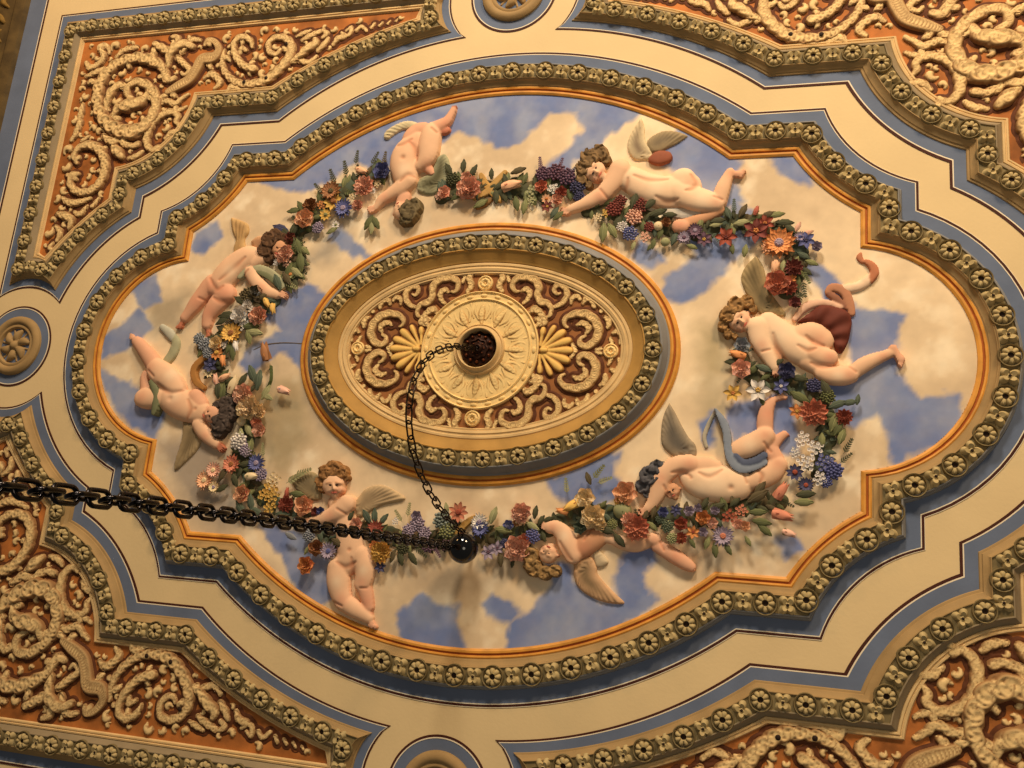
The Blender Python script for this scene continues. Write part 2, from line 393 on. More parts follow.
def sky_panel():
    res = .0042; xs = np.arange(-1.03, 1.031, res); ys = np.arange(-.66, .661, res); X, Y = np.meshgrid(xs, ys)
    wx = X+.030*(fbm(X*14+5, Y*14, 11)-.5)+.018*(fbm(X*50, Y*50, 21)-.5); wy = Y+.030*(fbm(X*14, Y*14+9, 31)-.5)+.018*(fbm(X*50+4, Y*50, 41)-.5)
    def sd(P, px=True):
        P = [U(*p) for p in P]; D = np.full(X.shape, 9.); ins = np.zeros(X.shape, bool)
        for a, b in zip(P, P[1:]+P[:1]):
            D = np.minimum(D, seg_dist(wx, wy, a, b)[1]); c = ((a[1] > wy) != (b[1] > wy))
            dy = (b[1]-a[1]) if abs(b[1]-a[1]) > 1e-12 else 1e-12
            ins ^= (c & (wx < (b[0]-a[0])*(wy-a[1])/dy+a[0]))
        return np.where(ins, D, -D)
    sb = np.full(X.shape, -9.)
    for P in BLUES: sb = np.maximum(sb, sd(P))
    n1 = fbm(X*5+3, Y*5+8, 5); n2 = fbm(X*16, Y*16, 6); n3 = fbm(X*40, Y*40, 8)
    c1 = np.array(lin((247, 220, 178))); c2 = np.array(lin((216, 190, 152))); c3 = np.array(lin((255, 238, 204)))
    t = np.clip((n1*.65+n2*.35-.36)/.28, 0, 1)[..., None]
    col = c2*(1-t)+c1*t; t = np.clip((n2*.6+n3*.4-.52)/.2, 0, 1)[..., None]; col = col*(1-.6*t)+c3*.6*t
    for P, c in OLIVE:
        t = np.clip(sd(P)/.05+.6, 0, 1)[..., None]*.75; col = col*(1-t)+np.array(lin(c))*t
    b1 = np.array(lin((108, 128, 176))); b2 = np.array(lin((142, 154, 184)))
    t = np.clip((n2-.35)/.35, 0, 1)[..., None]; bl = b1*(1-t)+b2*t
    t = np.clip(sb/.012+.75, 0, 1)[..., None]; t = t*(.86+.14*n3[..., None]); col = col*(1-t)+bl*t
    # keep the grid inside the frame's outline (plus a small lip under the gilt rail)
    from_c = CF; ins = np.zeros(X.shape, bool); Q = [tuple(p) for p in (CF+(CI-CF)*.03)]
    for a, b in zip(Q, Q[1:]+Q[:1]):
        c = ((a[1] > Y) != (b[1] > Y)); dy = (b[1]-a[1]) if abs(b[1]-a[1]) > 1e-12 else 1e-12
        ins ^= (c & (X < (b[0]-a[0])*(Y-a[1])/dy+a[0]))
    ny, nx = X.shape; idx = -np.ones(X.shape, int); js, is_ = np.nonzero(ins); idx[js, is_] = np.arange(len(js))
    V = np.stack([X[js, is_], Y[js, is_], np.full(len(js), .0012)], 1)
    c = ins[:-1, :-1] & ins[:-1, 1:] & ins[1:, 1:] & ins[1:, :-1]; j, i = np.nonzero(c)
    Fc = np.stack([idx[j, i], idx[j, i+1], idx[j+1, i+1], idx[j+1, i]], 1)
    o = mesh('sky_fresco', V, Fc, SKY, cols=col[js, is_], ang=0, origin=(0, 0, 0))
    crk = relief('plaster_crack', [stroke([(254,350,.4),(266,345,.6),(284,343,.6),(306,344,.4)], base=.0, k=.3)], mat('crack_dark', (96,84,70)), None, res=.0011, h0=.0014, blur=0)
    crk.parent = o; crk.location = -o.location
    tag(o, 'painted sky of blue patches and cream clouds filling the large scalloped oval', 'painting')
sky_panel()
# ---- ornament templates ----------------------------------------------------
def dome(L, cx, cy, r, h, n=10, rings=3, base=0., m=0, sq=1., col=None, ang=0.):
    V = [(cx, cy, base+h)]; F_ = []
    for k in range(1, rings+1):
        t = k/rings; rr = r*math.sin(t*math.pi/2); hh = h*math.cos(t*math.pi/2)
        for i in range(n):
            a = 2*math.pi*i/n; x = rr*math.cos(a)*sq; y = rr*math.sin(a)
            V.append((cx+x*math.cos(ang)-y*math.sin(ang), cy+x*math.sin(ang)+y*math.cos(ang), base+hh))
    for i in range(n): F_.append((0, 1+i, 1+(i+1) % n))
    for k in range(rings-1):
        for i in range(n):
            a = 1+k*n+i; b = 1+k*n+(i+1) % n; F_.append((a, a+n, b+n, b))
    L.add(V, F_, m, col)
def rosette_mesh(r=.0165, petals=8):
    L = Local(); n = petals*6; V = []; F_ = []
    prof = [(.0, .0035), (.30, .0035), (.36, .0085), (.62, .0100), (.86, .0085), (1.0, .0)]
    for (q, h) in prof[1:]:
        for i in range(n):
            a = 2*math.pi*i/n; w = abs(math.cos(a*petals/2)); rr = r*q*(1 if q < .5 else (.80+.20*w**.5)); hh = h*(1 if q < .4 else .62+.38*w**.6)
            V.append((rr*math.cos(a), rr*math.sin(a), hh))
    for k in range(len(prof)-2):
        for i in range(n):
            a = k*n+i; b = k*n+(i+1) % n; F_.append((a, a+n, b+n, b))
    L.add(V, F_, 0); L.add([(r*.30*math.cos(2*math.pi*i/12), r*.30*math.sin(2*math.pi*i/12), .0036) for i in range(12)], [tuple(range(12))], 1)
    # a raised cup edge round the flower
    V = []; F_ = []; n = 28
    for (q, h) in ((1.06, 0.), (1.10, .005), (1.20, .006), (1.27, 0.)):
        for i in range(n):
            a = math.pi*2*i/n; V.append((r*q*math.cos(a), r*q*math.sin(a), h))
    for k in range(3):
        for i in range(n): a = k*n+i; b = k*n+(i+1) % n; F_.append((a, a+n, b+n, b))
    L.add(V, F_, 2)
    return L.data('rosette', [ROS, HOLE, BAND])
def quatre_mesh(r=.0145):
    L = Local(); V = [(0, 0, .0065)]; n = 32; F_ = []
    for q, h in ((.25, .0045), (.6, .0085), (1., 0.)):
        for i in range(n):
            a = 2*math.pi*i/n; w = abs(math.cos(2*(a-math.pi/4))); rr = r*q*(.58+.55*w**.9) if q > .3 else r*q
            V.append((rr*math.cos(a)*.95, rr*math.sin(a)*1.15, h*(.6+.4*w)))
    for i in range(n): F_.append((0, 1+i, 1+(i+1) % n))
    for k in range(2):
        for i in range(n): a = 1+k*n+i; b = 1+k*n+(i+1) % n; F_.append((a, a+n, b+n, b))
    L.add(V, F_, 0)
    dome(L, 0, 0, r*.17, .0015, 8, 2, .0062, 1)
    return L.data('quatrefoil', [ROS, HOLE])
ME_ROS = rosette_mesh(); ME_QUA = quatre_mesh()
def outline(st, w, parent, h):  # flat brown halo paints in the shade round scrolls and shells
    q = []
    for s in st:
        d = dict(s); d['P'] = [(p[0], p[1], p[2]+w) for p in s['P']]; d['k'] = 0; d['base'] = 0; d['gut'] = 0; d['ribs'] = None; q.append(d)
    return relief('painted_shade_outline', q, OUTL, parent, res=.0024, h0=h, blur=0, ang=0)
def ornament_band(parent, A, B, d, h, pitch, closed=True, vis=None, flip=0):
    P = A+(B-A)*d; L = along(P, closed, pitch)
    n = len(L)
    for k, (u, v, a) in enumerate(L):
        if vis is None or vis(u, v): inst('rosette', ME_ROS, parent, u, v, h, a, 1.12)
    for k, (u, v, a) in enumerate(along(P, closed, count=n, off=.5)):
        if vis is None or vis(u, v): inst('quatrefoil', ME_QUA, parent, u, v, h, a, 1.25)
def fracs(L): return [(d/W, h) for d, h in L]
# ---- moulding round the sky ------------------------------------------------
fm = thing('oval_moulding', 'large scalloped oval moulding with gilt edge and carved rosettes framing the painted sky', 'moulding')
loft('gilt_rail', CF, CI, fracs([(-.001, 0.00100), (-.0005, 0.00360), (.0035, 0.00612), (.0075, 0.00612), (.0085, 0.00432)]), GILT, fm)
loft('rust_line', CF, CI, fracs([(.0085, 0.00432), (.0092, 0.00324), (.0118, 0.00324), (.0125, 0.00432)]), RUST, fm)
loft('outer_gilt_rail', CF, CI, fracs([(.0125, 0.00432), (.0130, 0.00648), (.0160, 0.00720), (.0185, 0.00576)]), GILT, fm)
loft('cove', CF, CI, fracs([(.0185, 0.00576), (.0200, 0.00576), (.0212, 0.00756), (.0255, 0.00900), (.0305, 0.01332), (.0315, 0.01620), (.0330, 0.01692), (.0345, 0.01944), (.0355, 0.01944)]), COVE, fm)
loft('ornament_band', CF, CI, fracs([(.0355, 0.01944), (.0362, 0.01620), (.0685, 0.01620), (.0692, 0.01908)]), BAND, fm)
loft('outer_bead', CF, CI, fracs([(.0692, .0180), (.0712, .0182), (.0730, .0165), (.0742, .0095), (.0770, .0080), (.0790, .0012)]), GREY, fm)
loft('blue_band', CF, CI, fracs([(.0780, 0.00120), (.1045, 0.00120)]), BLUE, fm)
loft('white_line', CF, CI, fracs([(.1045, 0.00120), (.1046, 0.00144), (.1064, 0.00144), (.1065, 0.00120)]), WHITE, fm)
loft('dark_line', CF, CI, fracs([(.1065, 0.00120), (.1112, 0.00120), (.1113, 0.00000)]), DARK, fm)
loft('outer_white_line', CF, CI, fracs([(.1113, 0.00000), (.1114, 0.00120), (.1124, 0.00120), (.1125, 0.00000)]), WHITE, fm)
ornament_band(fm, CF, CI, .0523/W, .0162, .081)
# ---- roundels ---------------------------------------------------------------
def circle(cx, cy, r, n=72, sq=1.): return np.array([(cx+r*math.cos(2*math.pi*k/n), cy+r*math.sin(2*math.pi*k/n)) for k in range(n)])
def ring(name, cx, cy, prof, m, parent, n=72, midx=None, label=None):
    A = circle(cx, cy, 0.0001, n); B = circle(cx, cy, 1., n)
    return loft(name, A, B, prof, m, parent, ang=35, midx=midx, label=label)
def roundel(cx, cy, label):
    t = thing('roundel', label, 'roundel', (cx, cy, 0), 'round rosettes set in the cream border')
    ring('dark_line', cx, cy, [(.1095, 0), (.1094, .0012), (.1045, .0012), (.1044, .001)], DARK, t)
    ring('white_line', cx, cy, [(.1045, .001), (.1044, .002), (.1022, .002), (.1021, .001)], WHITE, t)
    ring('blue_ground', cx, cy, [(.1022, .0012), (.0001, .0012)], BLUE, t)
    ring('bead_ring', cx, cy, [(.080, .001), (.079, .007), (.074, .012), (.067, .0135), (.061, .0120), (.057, .0075), (.054, .009), (.050, .0085), (.047, .004), (.046, .001)], COVE, t)
    st = []
    for k in range(6):
        a = k*math.pi/3+.3; c, s = math.cos(a), math.sin(a)
        st.append(stroke([(cx+.012*c, cy+.012*s, .006), (cx+.026*c-.004*s, cy+.026*s+.004*c, .011), (cx+.041*c+.004*s, cy+.041*s-.004*c, .005)], px=False, k=.9, base=.003))
        a += math.pi/6; c, s = math.cos(a), math.sin(a)
        st.append(stroke([(cx+.020*c, cy+.020*s, .003), (cx+.043*c, cy+.043*s, .003)], px=False, k=.9, base=.001))
    st.append(stroke([(cx, cy, .012)]*2, px=False, k=.9, base=.006, smooth=False))
    relief('acanthus_rosette', st, COVE, t, res=.0018)
roundel(0, .917, 'round carved rosette in a dark ring above the top of the oval moulding')
roundel(0, -.917, 'round carved rosette in a dark ring below the bottom of the oval moulding')
roundel(-1.2800, .002, 'round carved rosette in a dark ring beyond the left end of the oval moulding')
# ---- four corner panels -----------------------------------------------------
def corner_contours():
    a, b, c, d, e, hh = OQ; R2 = .163
    cT = (.1130, .8035); cL = (1.1675, .1185)
    o = []; p = []
    def sg(x, y): o.extend(x[:-1]); p.extend(y[:-1])
    tipT = (.250, .868); tipT2 = (.240, .898); cor = (1.272, .905); tipL = (1.272, .258); tipL2 = (1.244, .246)
    pq = (1.0745, .4095, .5000, .8666, .7075, .6335)
    A, B, Cc, D = (a, b), (a, c), (d, e), (hh, e); pA, pB, pC, pD = (pq[0], pq[1]), (pq[0], pq[2]), (pq[3], pq[4]), (pq[5], pq[4])
    sg(arc3(D, (.300, .766), cT, 30), arc3(pD, (.430, .811), tipT, 30))
    th0 = math.atan2(cT[1]-.917, cT[0]); th1 = math.atan2(1.0-.917, math.sqrt(R2**2-.083**2))
    ar = [(R2*math.cos(th0+(th1-th0)*k/12), .917+R2*math.sin(th0+(th1-th0)*k/12)) for k in range(13)]; ar[0] = cT
    sg(ar, line(tipT, tipT2, 12))
    sg(line(ar[-1], (1.373, 1.0), 40), line(tipT2, cor, 40))
    hL = math.sqrt(R2**2-.093**2); sg(line((1.373, 1.0), (1.373, hL), 30), line(cor, tipL, 30))
    th0 = math.atan2(hL, .093); th1 = math.atan2(cL[1], cL[0]-1.28)
    ar = [(1.28+R2*math.cos(th0+(th1-th0)*k/14), R2*math.sin(th0+(th1-th0)*k/14)) for k in range(15)]; ar[-1] = cL
    sg(ar, line(tipL, tipL2, 14))
    sg(arc3(cL, (1.087, .258), A, 16), arc3(tipL2, (1.160, .338), pA, 16))
    sg(line(A, B, 3), line(pA, pB, 3)); sg(arc3(B, (.8435, .4975), Cc, 18), arc3(pB, (.930, .572), pC, 18)); sg(line(Cc, D, 6), line(pC, pD, 6))
    return np.array(o), np.array(p)
PO, PP = corner_contours()
CS = lin((234, 200, 138)); CO = lin((118, 68, 28))  # CO: ochre that paints the shading on the scrolls
def panel_ornament():
    """scrolls of one corner, in |u|,|v| ceiling coordinates; list of (name, material, strokes)"""
    out = []
    def T(pts, **k):
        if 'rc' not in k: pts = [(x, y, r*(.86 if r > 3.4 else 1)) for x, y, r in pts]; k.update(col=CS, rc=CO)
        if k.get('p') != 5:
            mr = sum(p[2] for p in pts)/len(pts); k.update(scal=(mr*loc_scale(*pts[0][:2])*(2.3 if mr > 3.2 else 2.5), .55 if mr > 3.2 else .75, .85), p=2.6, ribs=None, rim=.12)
            pts = [(x, y, r*.80) for x, y, r in pts]
        return stroke(pts, **k)
    def lobes(pts, side, n, ln, r, base=.001, k=.8, lean=.6, t0=.05, t1=.95):
        """leaf lobes along one side of a stroke (photo pixels)"""
        q = catmull(pts, 6); o = []; n = max(2, n//3); r = r*1.15
        for i in range(n):
            t = t0+(t1-t0)*i/max(n-1, 1); j = min(int(t*(len(q)-1)), len(q)-2); x, y, rr = q[j]; x2, y2, _ = q[j+1]
            L = math.hypot(x2-x, y2-y)+1e-9; tx, ty = (x2-x)/L, (y2-y)/L; nx, ny = -ty*side, tx*side
            a = (x+nx*rr*.3, y+ny*rr*.3, r*.8); b = (x+nx*(rr*.7+ln*.6)+tx*ln*lean*.3, y+ny*(rr*.7+ln*.6)+ty*ln*lean*.3, r); c = (x+nx*(rr*.7+ln)+tx*ln*lean, y+ny*(rr*.7+ln)+ty*ln*lean, r*.35)
            o.append(T([a, b, c], base=base, k=k, n=3))
        return o
    big = [(166,80,4),(163,68,5),(152,61,6.5),(137,58,6.5),(118,64,6.5),(104,78,7),(98,96,7),(101,114,7),(112,127,8),(130,133,9),(146,126,8),(155,112,7),(156,97,6),(148,86,5.5),(138,82,5),(129,86,4.5),(127,94,4),(132,99,3.5)]
    out.append(('scroll', SCROLL, [T(big, base=.003, k=.5, p=3, ribs=(.020,.09), rim=.22)]+lobes(big, 1, 15, 8, 2.6, t0=.12, t1=.9)+lobes(big, -1, 14, 4, 2.2, t0=.02, t1=.6)))
    out.append(('acanthus_leaf', SCROLL, [T([(104,118,2),(107,104,4),(112,92,5),(120,84,3)], base=.002, k=.7), T([(112,118,3),(120,108,6),(131,106,8),(142,102,6),(148,94,3)], base=.004, k=.6)]+lobes([(112,118,3),(120,108,6),(131,106,8),(142,102,6),(148,94,3)], 1, 5, 5, 2.6)+lobes([(104,118,2),(107,104,4),(112,92,5),(120,84,3)], 1, 4, 3.5, 2)))
    out.append(('leaf_curl', LEAFM, [T([(109,53,1.5),(107,46,2.5),(100,47,3),(104,56,3),(99,64,3.5),(90,68,3),(86,62,2)], base=.001, k=.8), T([(86,76,2),(96,72,3),(104,68,2)], base=.001), T([(116,57,2),(124,50,3.5),(136,47,2.5)], base=.001)]))
    out.append(('leaf_spray', SCROLL, [T([(168,66,3),(170,56,5),(176,48,6),(185,44,5),(193,47,3)], base=.002, k=.7), T([(172,54,4),(164,49,5),(155,44,3)], base=.002, k=.7), T([(178,58,3),(184,64,3.5),(190,70,2.5),(184,75,2),(181,72,1.5)], base=.002, k=.8), T([(166,72,4),(168,80,4.5),(174,78,3)], base=.001), T([(182,52,3),(191,40,3.5),(200,40,2)], base=.001), T([(176,46,3),(178,38,3),(172,36,2)], base=.001)]))
    strap = [(168,92,4),(178,87,6),(190,80,6.5),(197,70,6.5),(203,60,7),(214,58,6.5),(219,50,4.5),(215,42,3.5),(208,40,2.5),(205,45,2)]
    out.append(('strapwork', SCROLL, [T(strap, base=.004, k=.36, p=5, rim=.14)]+lobes(strap, 1, 4, 5, 2.4, t0=.05, t1=.5)+lobes(strap, -1, 4, 4, 2.2, t0=.3, t1=.9)))
    out.append(('leaf_curl', LEAFM, [T([(204,78,2),(212,74,4),(220,82,3.5),(214,88,2)], base=.001), T([(226,92,2),(232,86,3),(240,90,2)], base=.001)]))
    sc = [(252,47,1.5),(250,40,2.8),(242,37,3.2),(235,42,3.5),(234,50,3.5),(237,58,4),(244,66,4),(254,69,4.5)]
    out.append(('scroll', SCROLL, [T(sc, base=.003, k=.7, ribs=(.016,.1), rim=.25), T([(246,50,2),(241,48,2.5),(240,53,1.5)], base=.002)]+lobes(sc, -1, 6, 5, 2, t0=.3)+lobes(sc, 1, 4, 4, 1.8, t0=.5)))
    s2 = [(224,50,2),(222,60,3),(225,72,4),(236,82,4.5),(250,84,5),(266,80,6),(279,70,6),(288,59,6),(292,48,5),(287,39,4.5),(277,37,4),(269,42,3.6),(269,51,3),(276,54,2.6),(280,49,2)]
    out.append(('scroll', SCROLL, [T(s2, base=.003, k=.42, p=4, ribs=(.026,.07), rim=.2)]+lobes(s2, -1, 8, 6, 2.3, t0=.05, t1=.55)+lobes(s2, 1, 6, 4, 2., t0=.1, t1=.5)))
    out.append(('leaf_spray', SCROLL, [T([(290,62,2),(300,56,4),(308,49,5),(316,44,4),(315,39,2.5)], base=.002, k=.8), T([(302,40,2),(309,36,3.5),(320,31,2.5)], base=.001), T([(300,60,3),(308,62,2.5),(316,56,2)], base=.001), T([(318,50,2.5),(324,44,3),(328,38,2)], base=.001), T([(296,36,1.5),(303,33,2.5),(310,30,1.5)], base=.001), T([(322,30,2),(327,33,2.4),(322,37,2)], base=.001)]))
    out.append(('leaf_spray', SCROLL, [T([(333,44,2),(338,38,3.5),(345,36,2.5),(341,32,1.5)], base=.001), T([(346,30,1.5),(351,27,2),(350,33,2.2),(345,36,1.6)], base=.001), T([(356,30,2),(361,26,2),(366,30,1.8)], base=.001), T([(371,27,1.8),(374,23,1.6)], base=.001), T([(379,25,1.6),(382,22,1.4)], base=.001), T([(387,23,1.4),(390,20,1.2)], base=.001), T([(395,20.5,1.2),(397,18.5,1)], base=.001)]))
    c3 = [(179,127,1.5),(176,121,2.8),(178,116,3),(172,112,4),(162,115,4.5),(153,123,5),(148,134,5),(147,144,4.5),(152,150,3.5),(158,147,3)]
    out.append(('scroll', SCROLL, [T(c3, base=.002, k=.6, ribs=(.014,.12), rim=.22)]+lobes(c3, 1, 6, 4, 2.2, t0=.3)+[T([(165,138,2),(172,132,3),(180,132,2)], base=.001)]))
    out.append(('leaf_curl', LEAFM, [T([(158,106,1.5),(166,101,3.5),(175,104,3),(181,99,2.5),(188,94,2)], base=.001, k=.8), T([(168,109,1.5),(178,110,2.5),(186,106,1.5)], base=.001)]))
    out.append(('seed_pod', SCROLL, [T([(113,146,3),(118,152,6),(122,157,3)], base=.002, k=.8), T([(104,136,3),(112,142,4.5),(120,140,3.5),(130,146,3),(138,144,3)], base=.001, k=.7), T([(128,158,2),(136,156,3.5),(142,151,2)], base=.001)]))
    c4 = [(77,163,2),(74,157,3),(78,149,4),(88,145,5),(99,149,5.5),(105,160,5.5),(105,173,5.5),(99,185,5.5),(88,192,5),(76,191,4.5),(70,183,4),(72,175,3.2),(78,174,2.5)]
    out.append(('scroll', SCROLL, [T(c4, base=.003, k=.6, p=2.8, ribs=(.018,.10), rim=.22)]+lobes(c4, 1, 10, 4, 2.2)+lobes(c4, -1, 6, 2.5, 1.8, t0=.35, t1=.9)))
    out.append(('leaf_curl', LEAFM, [T([(76,130,2.5),(80,122,3.5),(76,133,3),(71,140,2)], base=.001), T([(82,104,2),(81,112,3),(79,120,2)], base=.001), T([(88,136,2),(82,140,2.5)], base=.001)]))
    out.append(('leaf_spray', SCROLL, [T([(62,198,2),(70,203,4),(80,202,3.5),(90,198,2)], base=.001, k=.8), T([(58,214,2.5),(65,216,4.5),(72,220,4),(69,228,2.5)], base=.002, k=.8), T([(86,206,2),(80,214,3),(74,212,2)], base=.001), T([(55,226,2),(60,232,3.5),(57,240,2.5)], base=.001), T([(52,243,2),(49,248,2.2),(54,250,1.8)], base=.001), T([(98,198,2),(92,206,2.6)], base=.001)]))
    return out
LIFT[0] = .006
ORN = panel_ornament()
LIFT[0] = 0.
for nm, m, st in ORN:
    for s in st:                                  # fold to |u|, |v|
        s['P'] = [(abs(p[0]), abs(p[1]))+tuple(p[2:]) for p in s['P']]
HOLES = [(190,78),(201,62),(213,58),(104,80),(99,97),(246,84),(268,80),(288,46)]
Wp = .105
def fillers():
    fr = random.Random(11); out = []; occ = [(p[0], p[1], p[2] if len(p) > 2 else 0) for nm, m, st in ORN for s in st for p in s['P']]
    occ = np.array(occ); Q = [tuple(p) for p in (PO+(PP-PO)*(.120/.105))]
    def inside(u, v):
        c = False
        for a, b in zip(Q, Q[1:]+Q[:1]):
            if (a[1] > v) != (b[1] > v) and u < (b[0]-a[0])*(v-a[1])/(b[1]-a[1])+a[0]: c = not c
        return c
    tries = 0
    while len(out) < 95 and tries < 9000:
        tries += 1; u, v = fr.uniform(.24, 1.27), fr.uniform(.25, .90)
        R = fr.choice((.017, .014, .011, .008))
        if not inside(u, v) or np.min(np.hypot(occ[:, 0]-u, occ[:, 1]-v)-occ[:, 2]) < R*.95: continue
        a0 = fr.uniform(0, 6.28); s = fr.choice((-1, 1)); P = []
        for k in range(6):
            t = k/5; rr = R*(.25+.65*t); a = a0+s*3.9*t; w = R*(.16+.30*math.sin(math.pi*min(1, t*.9+.1)))
            P.append((u+rr*math.cos(a), v+rr*math.sin(a), w))
        if not all(inside(p[0], p[1]) for p in P): continue
        st = [stroke(P, px=False, base=.001, k=.7, n=3, col=CS, rc=CO, scal=(R*.8, .7, .8))]
        out.append(st); occ = np.vstack([occ, [(p[0], p[1], p[2]) for p in P]])
    return out
FILL = fillers()
def corner_panel(su, sv, label, vis):
    t = thing('corner_panel', label, 'ceiling panel', (su*.95, sv*.72, 0), 'four scroll-filled panels in the corners of the ceiling')
    A = PO*[su, sv]; B = PP*[su, sv]
    f = lambda L: [(d/Wp, h) for d, h in L]
    loft('dark_line', A, B, f([(-.0001, 0), (0, 0.00120), (.0050, 0.00120), (.0051, 0.00100)]), DARK, t)
    loft('white_line', A, B, f([(.0050, 0.00100), (.0052, 0.00144), (.0072, 0.00144), (.0074, 0.00120)]), WHITE, t)
    loft('blue_band', A, B, f([(.0072, 0.00120), (.0310, 0.00120)]), BLUE, t)
    loft('outer_cove', A, B, f([(.0300, 0.00120), (.0312, 0.00396), (.0350, 0.00468), (.0362, 0.00720), (.0420, 0.01008), (.0460, 0.01440), (.0472, 0.01764), (.0486, 0.01764)]), COVE, t)
    loft('ornament_band', A, B, f([(.0486, 0.01764), (.0494, 0.01476), (.0800, 0.01476), (.0808, 0.01728)]), BAND, t)
    loft('inner_slope', A, B, f([(.0808, 0.01728), (.0830, 0.01764), (.0850, 0.01440), (.0900, 0.00864), (.0935, 0.00612), (.0945, 0.00432)]), mat('dull_grey_khaki', (146, 128, 98), var=.12, scale=8), t)
    loft('pale_rib', A, B, f([(.0945, 0.00432), (.0955, 0.00684), (.0990, 0.00756), (.1005, 0.00504), (.1020, 0.00504), (.1030, 0.00648), (.1060, 0.00648), (.1070, 0.00288), (.1085, 0.00100)]), LINE, t)
    P = A+(B-A)*(.0647/Wp)
    L = along(P, True, .080); n = len(L)
    for u, v, a in L:
        if vis(u, v): inst('rosette', ME_ROS, t, u, v, .0148, a, 1.05)
    for u, v, a in along(P, True, count=n, off=.5):
        if vis(u, v): inst('quatrefoil', ME_QUA, t, u, v, .0148, a, 1.15)
    # terracotta ground inside the ribs
    Bi = (A+(B-A)*(.107/Wp)); V = [(u, v, .0010) for u, v in Bi]
    from mathutils.geometry import tessellate_polygon
    tri = tessellate_polygon([[Vector((u, v, 0)) for u, v in Bi]])
    mesh('ground', V, tri, GROUND, t, smooth=False)
    for nm, m, st in ORN:
        c = np.mean([p[:2] for s in st for p in s['P']], axis=0)*[su, sv]
        if vis(*c):
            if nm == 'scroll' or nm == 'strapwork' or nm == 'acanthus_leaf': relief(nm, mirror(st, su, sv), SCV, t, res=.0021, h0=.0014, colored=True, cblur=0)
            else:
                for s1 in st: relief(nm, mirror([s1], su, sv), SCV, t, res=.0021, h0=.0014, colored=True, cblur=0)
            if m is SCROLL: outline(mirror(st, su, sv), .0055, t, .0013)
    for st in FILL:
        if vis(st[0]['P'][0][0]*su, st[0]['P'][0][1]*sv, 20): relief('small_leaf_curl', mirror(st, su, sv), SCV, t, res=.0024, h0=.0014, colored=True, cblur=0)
    if vis(su*.95, sv*.72):
        for x, y in HOLES:
            u, v = U(x, y)
            ring_ = Local(); dome(ring_, 0, 0, .0052, .002, 12, 2, 0, 0)
            inst('drilled_hole', ring_.data('drilled_hole', [HOLE]), t, abs(u)*su, abs(v)*sv, .0108, 0, 1)
def seen(u, v, mg=70):
    Y = R3@np.array([u, -v, 0.])+T3; x = 512+F_PX*Y[0]/Y[2]; y = 384+F_PX*Y[1]/Y[2]
    return -mg < x < 1024+mg and -mg < y < 768+mg
corner_panel(-1, 1, 'scrollwork corner panel on terracotta, upper left, next to the dark cornice', seen)
corner_panel(-1, -1, 'scrollwork corner panel on terracotta, lower left, crossed by the heavy chain', seen)
corner_panel(1, 1, 'scrollwork corner panel on orange terracotta at the upper right of the sky', seen)
corner_panel(1, -1, 'scrollwork corner panel on terracotta at the lower right of the sky', seen)
# ---- straight outer border and cornice on the far left ----------------------
bd = thing('border_stripe', 'blue grey painted stripe between cream border and dark cornice at far left', 'border', (-1.47, 0, 0))
def strip(name, u0, u1, v0, v1, m, p, h=.0012):
    return mesh(name, [(u0, v0, 0), (u0, v0, h), (u1, v0, h), (u1, v0, 0), (u0, v1, 0), (u0, v1, h), (u1, v1, h), (u1, v1, 0)], [(0, 1, 5, 4), (1, 2, 6, 5), (2, 3, 7, 6), (0, 3, 2, 1), (4, 5, 6, 7)], m, p, smooth=False)
strip('dark_line', -1.437, -1.432, -1.6, 1.06, DARK, bd); strip('white_line', -1.4395, -1.437, -1.6, 1.06, WHITE, bd, .0016)
strip('blue_ground', -1.50, -1.4395, -1.6, 1.2, BLUE, bd)
cn = thing('cornice', 'dark carved leafy cornice at the far upper left edge', 'cornice', (-1.62, 0, 0))
A = np.array([(-1.498, v) for v in np.linspace(-1.6, 1.6, 60)]); B = A-[.3, 0]
loft('cornice_moulding', A, B, [(0, .001), (.02, .012), (.08, .018), (.12, .018), (.16, .010), (.5, .012), (.55, .04), (1., .10)], FROND, cn, closed=False)
st = []
for k in range(9):
    v0 = .30+k*.115; s = 1 if k % 2 else -1
    st.append(stroke([(-1.57, v0, .006), (-1.60, v0+.02, .012), (-1.635, v0+.05*s*.6, .012), (-1.66, v0-.01, .006)], px=False, base=.002, k=.8))
    st.append(stroke([(-1.565, v0+.05, .004), (-1.59, v0+.07, .009), (-1.575, v0+.09, .004)], px=False, base=.002, k=.8))
relief('leaf_carving', st, mat('olive_gold_leaf', (126, 96, 40), var=.3, scale=20), cn, res=.004, h0=.010)
# ================================================================ central oval medallion
CX, CY = .001, .004
def ell(b, n=160):
    a = b+.139; return np.array([(CX+a*math.cos(2*math.pi*k/n), CY+b*math.sin(2*math.pi*k/n)) for k in range(n)])
EA, EB = ell(.303), ell(.103)                     # d in units of .2 inwards
md = thing('oval_medallion', 'oval carved medallion with rosette rim, scrolls and two shells in the middle of the sky', 'medallion', (CX, CY, 0))
g = lambda L: [((.303-b)/.2, h) for b, h in L]
loft('gilt_rim', EA, EB, g([(.3045, 0.00100), (.304, 0.00480), (.300, 0.00800), (.296, 0.00840), (.2945, 0.00640)]), GILT, md)
loft('rust_line', EA, EB, g([(.2945, 0.00640), (.2935, 0.00544), (.2915, 0.00544), (.2905, 0.00640)]), RUST, md)
loft('inner_gilt_rim', EA, EB, g([(.2905, 0.00640), (.2895, 0.00840), (.286, 0.00920), (.283, 0.00760)]), GILT, md)
loft('outer_slope', EA, EB, g([(.283, 0.00760), (.279, 0.00960), (.2765, 0.01480), (.271, 0.02160), (.2695, 0.02560), (.2670, 0.02760), (.2650, 0.02760)]), GREY, md)
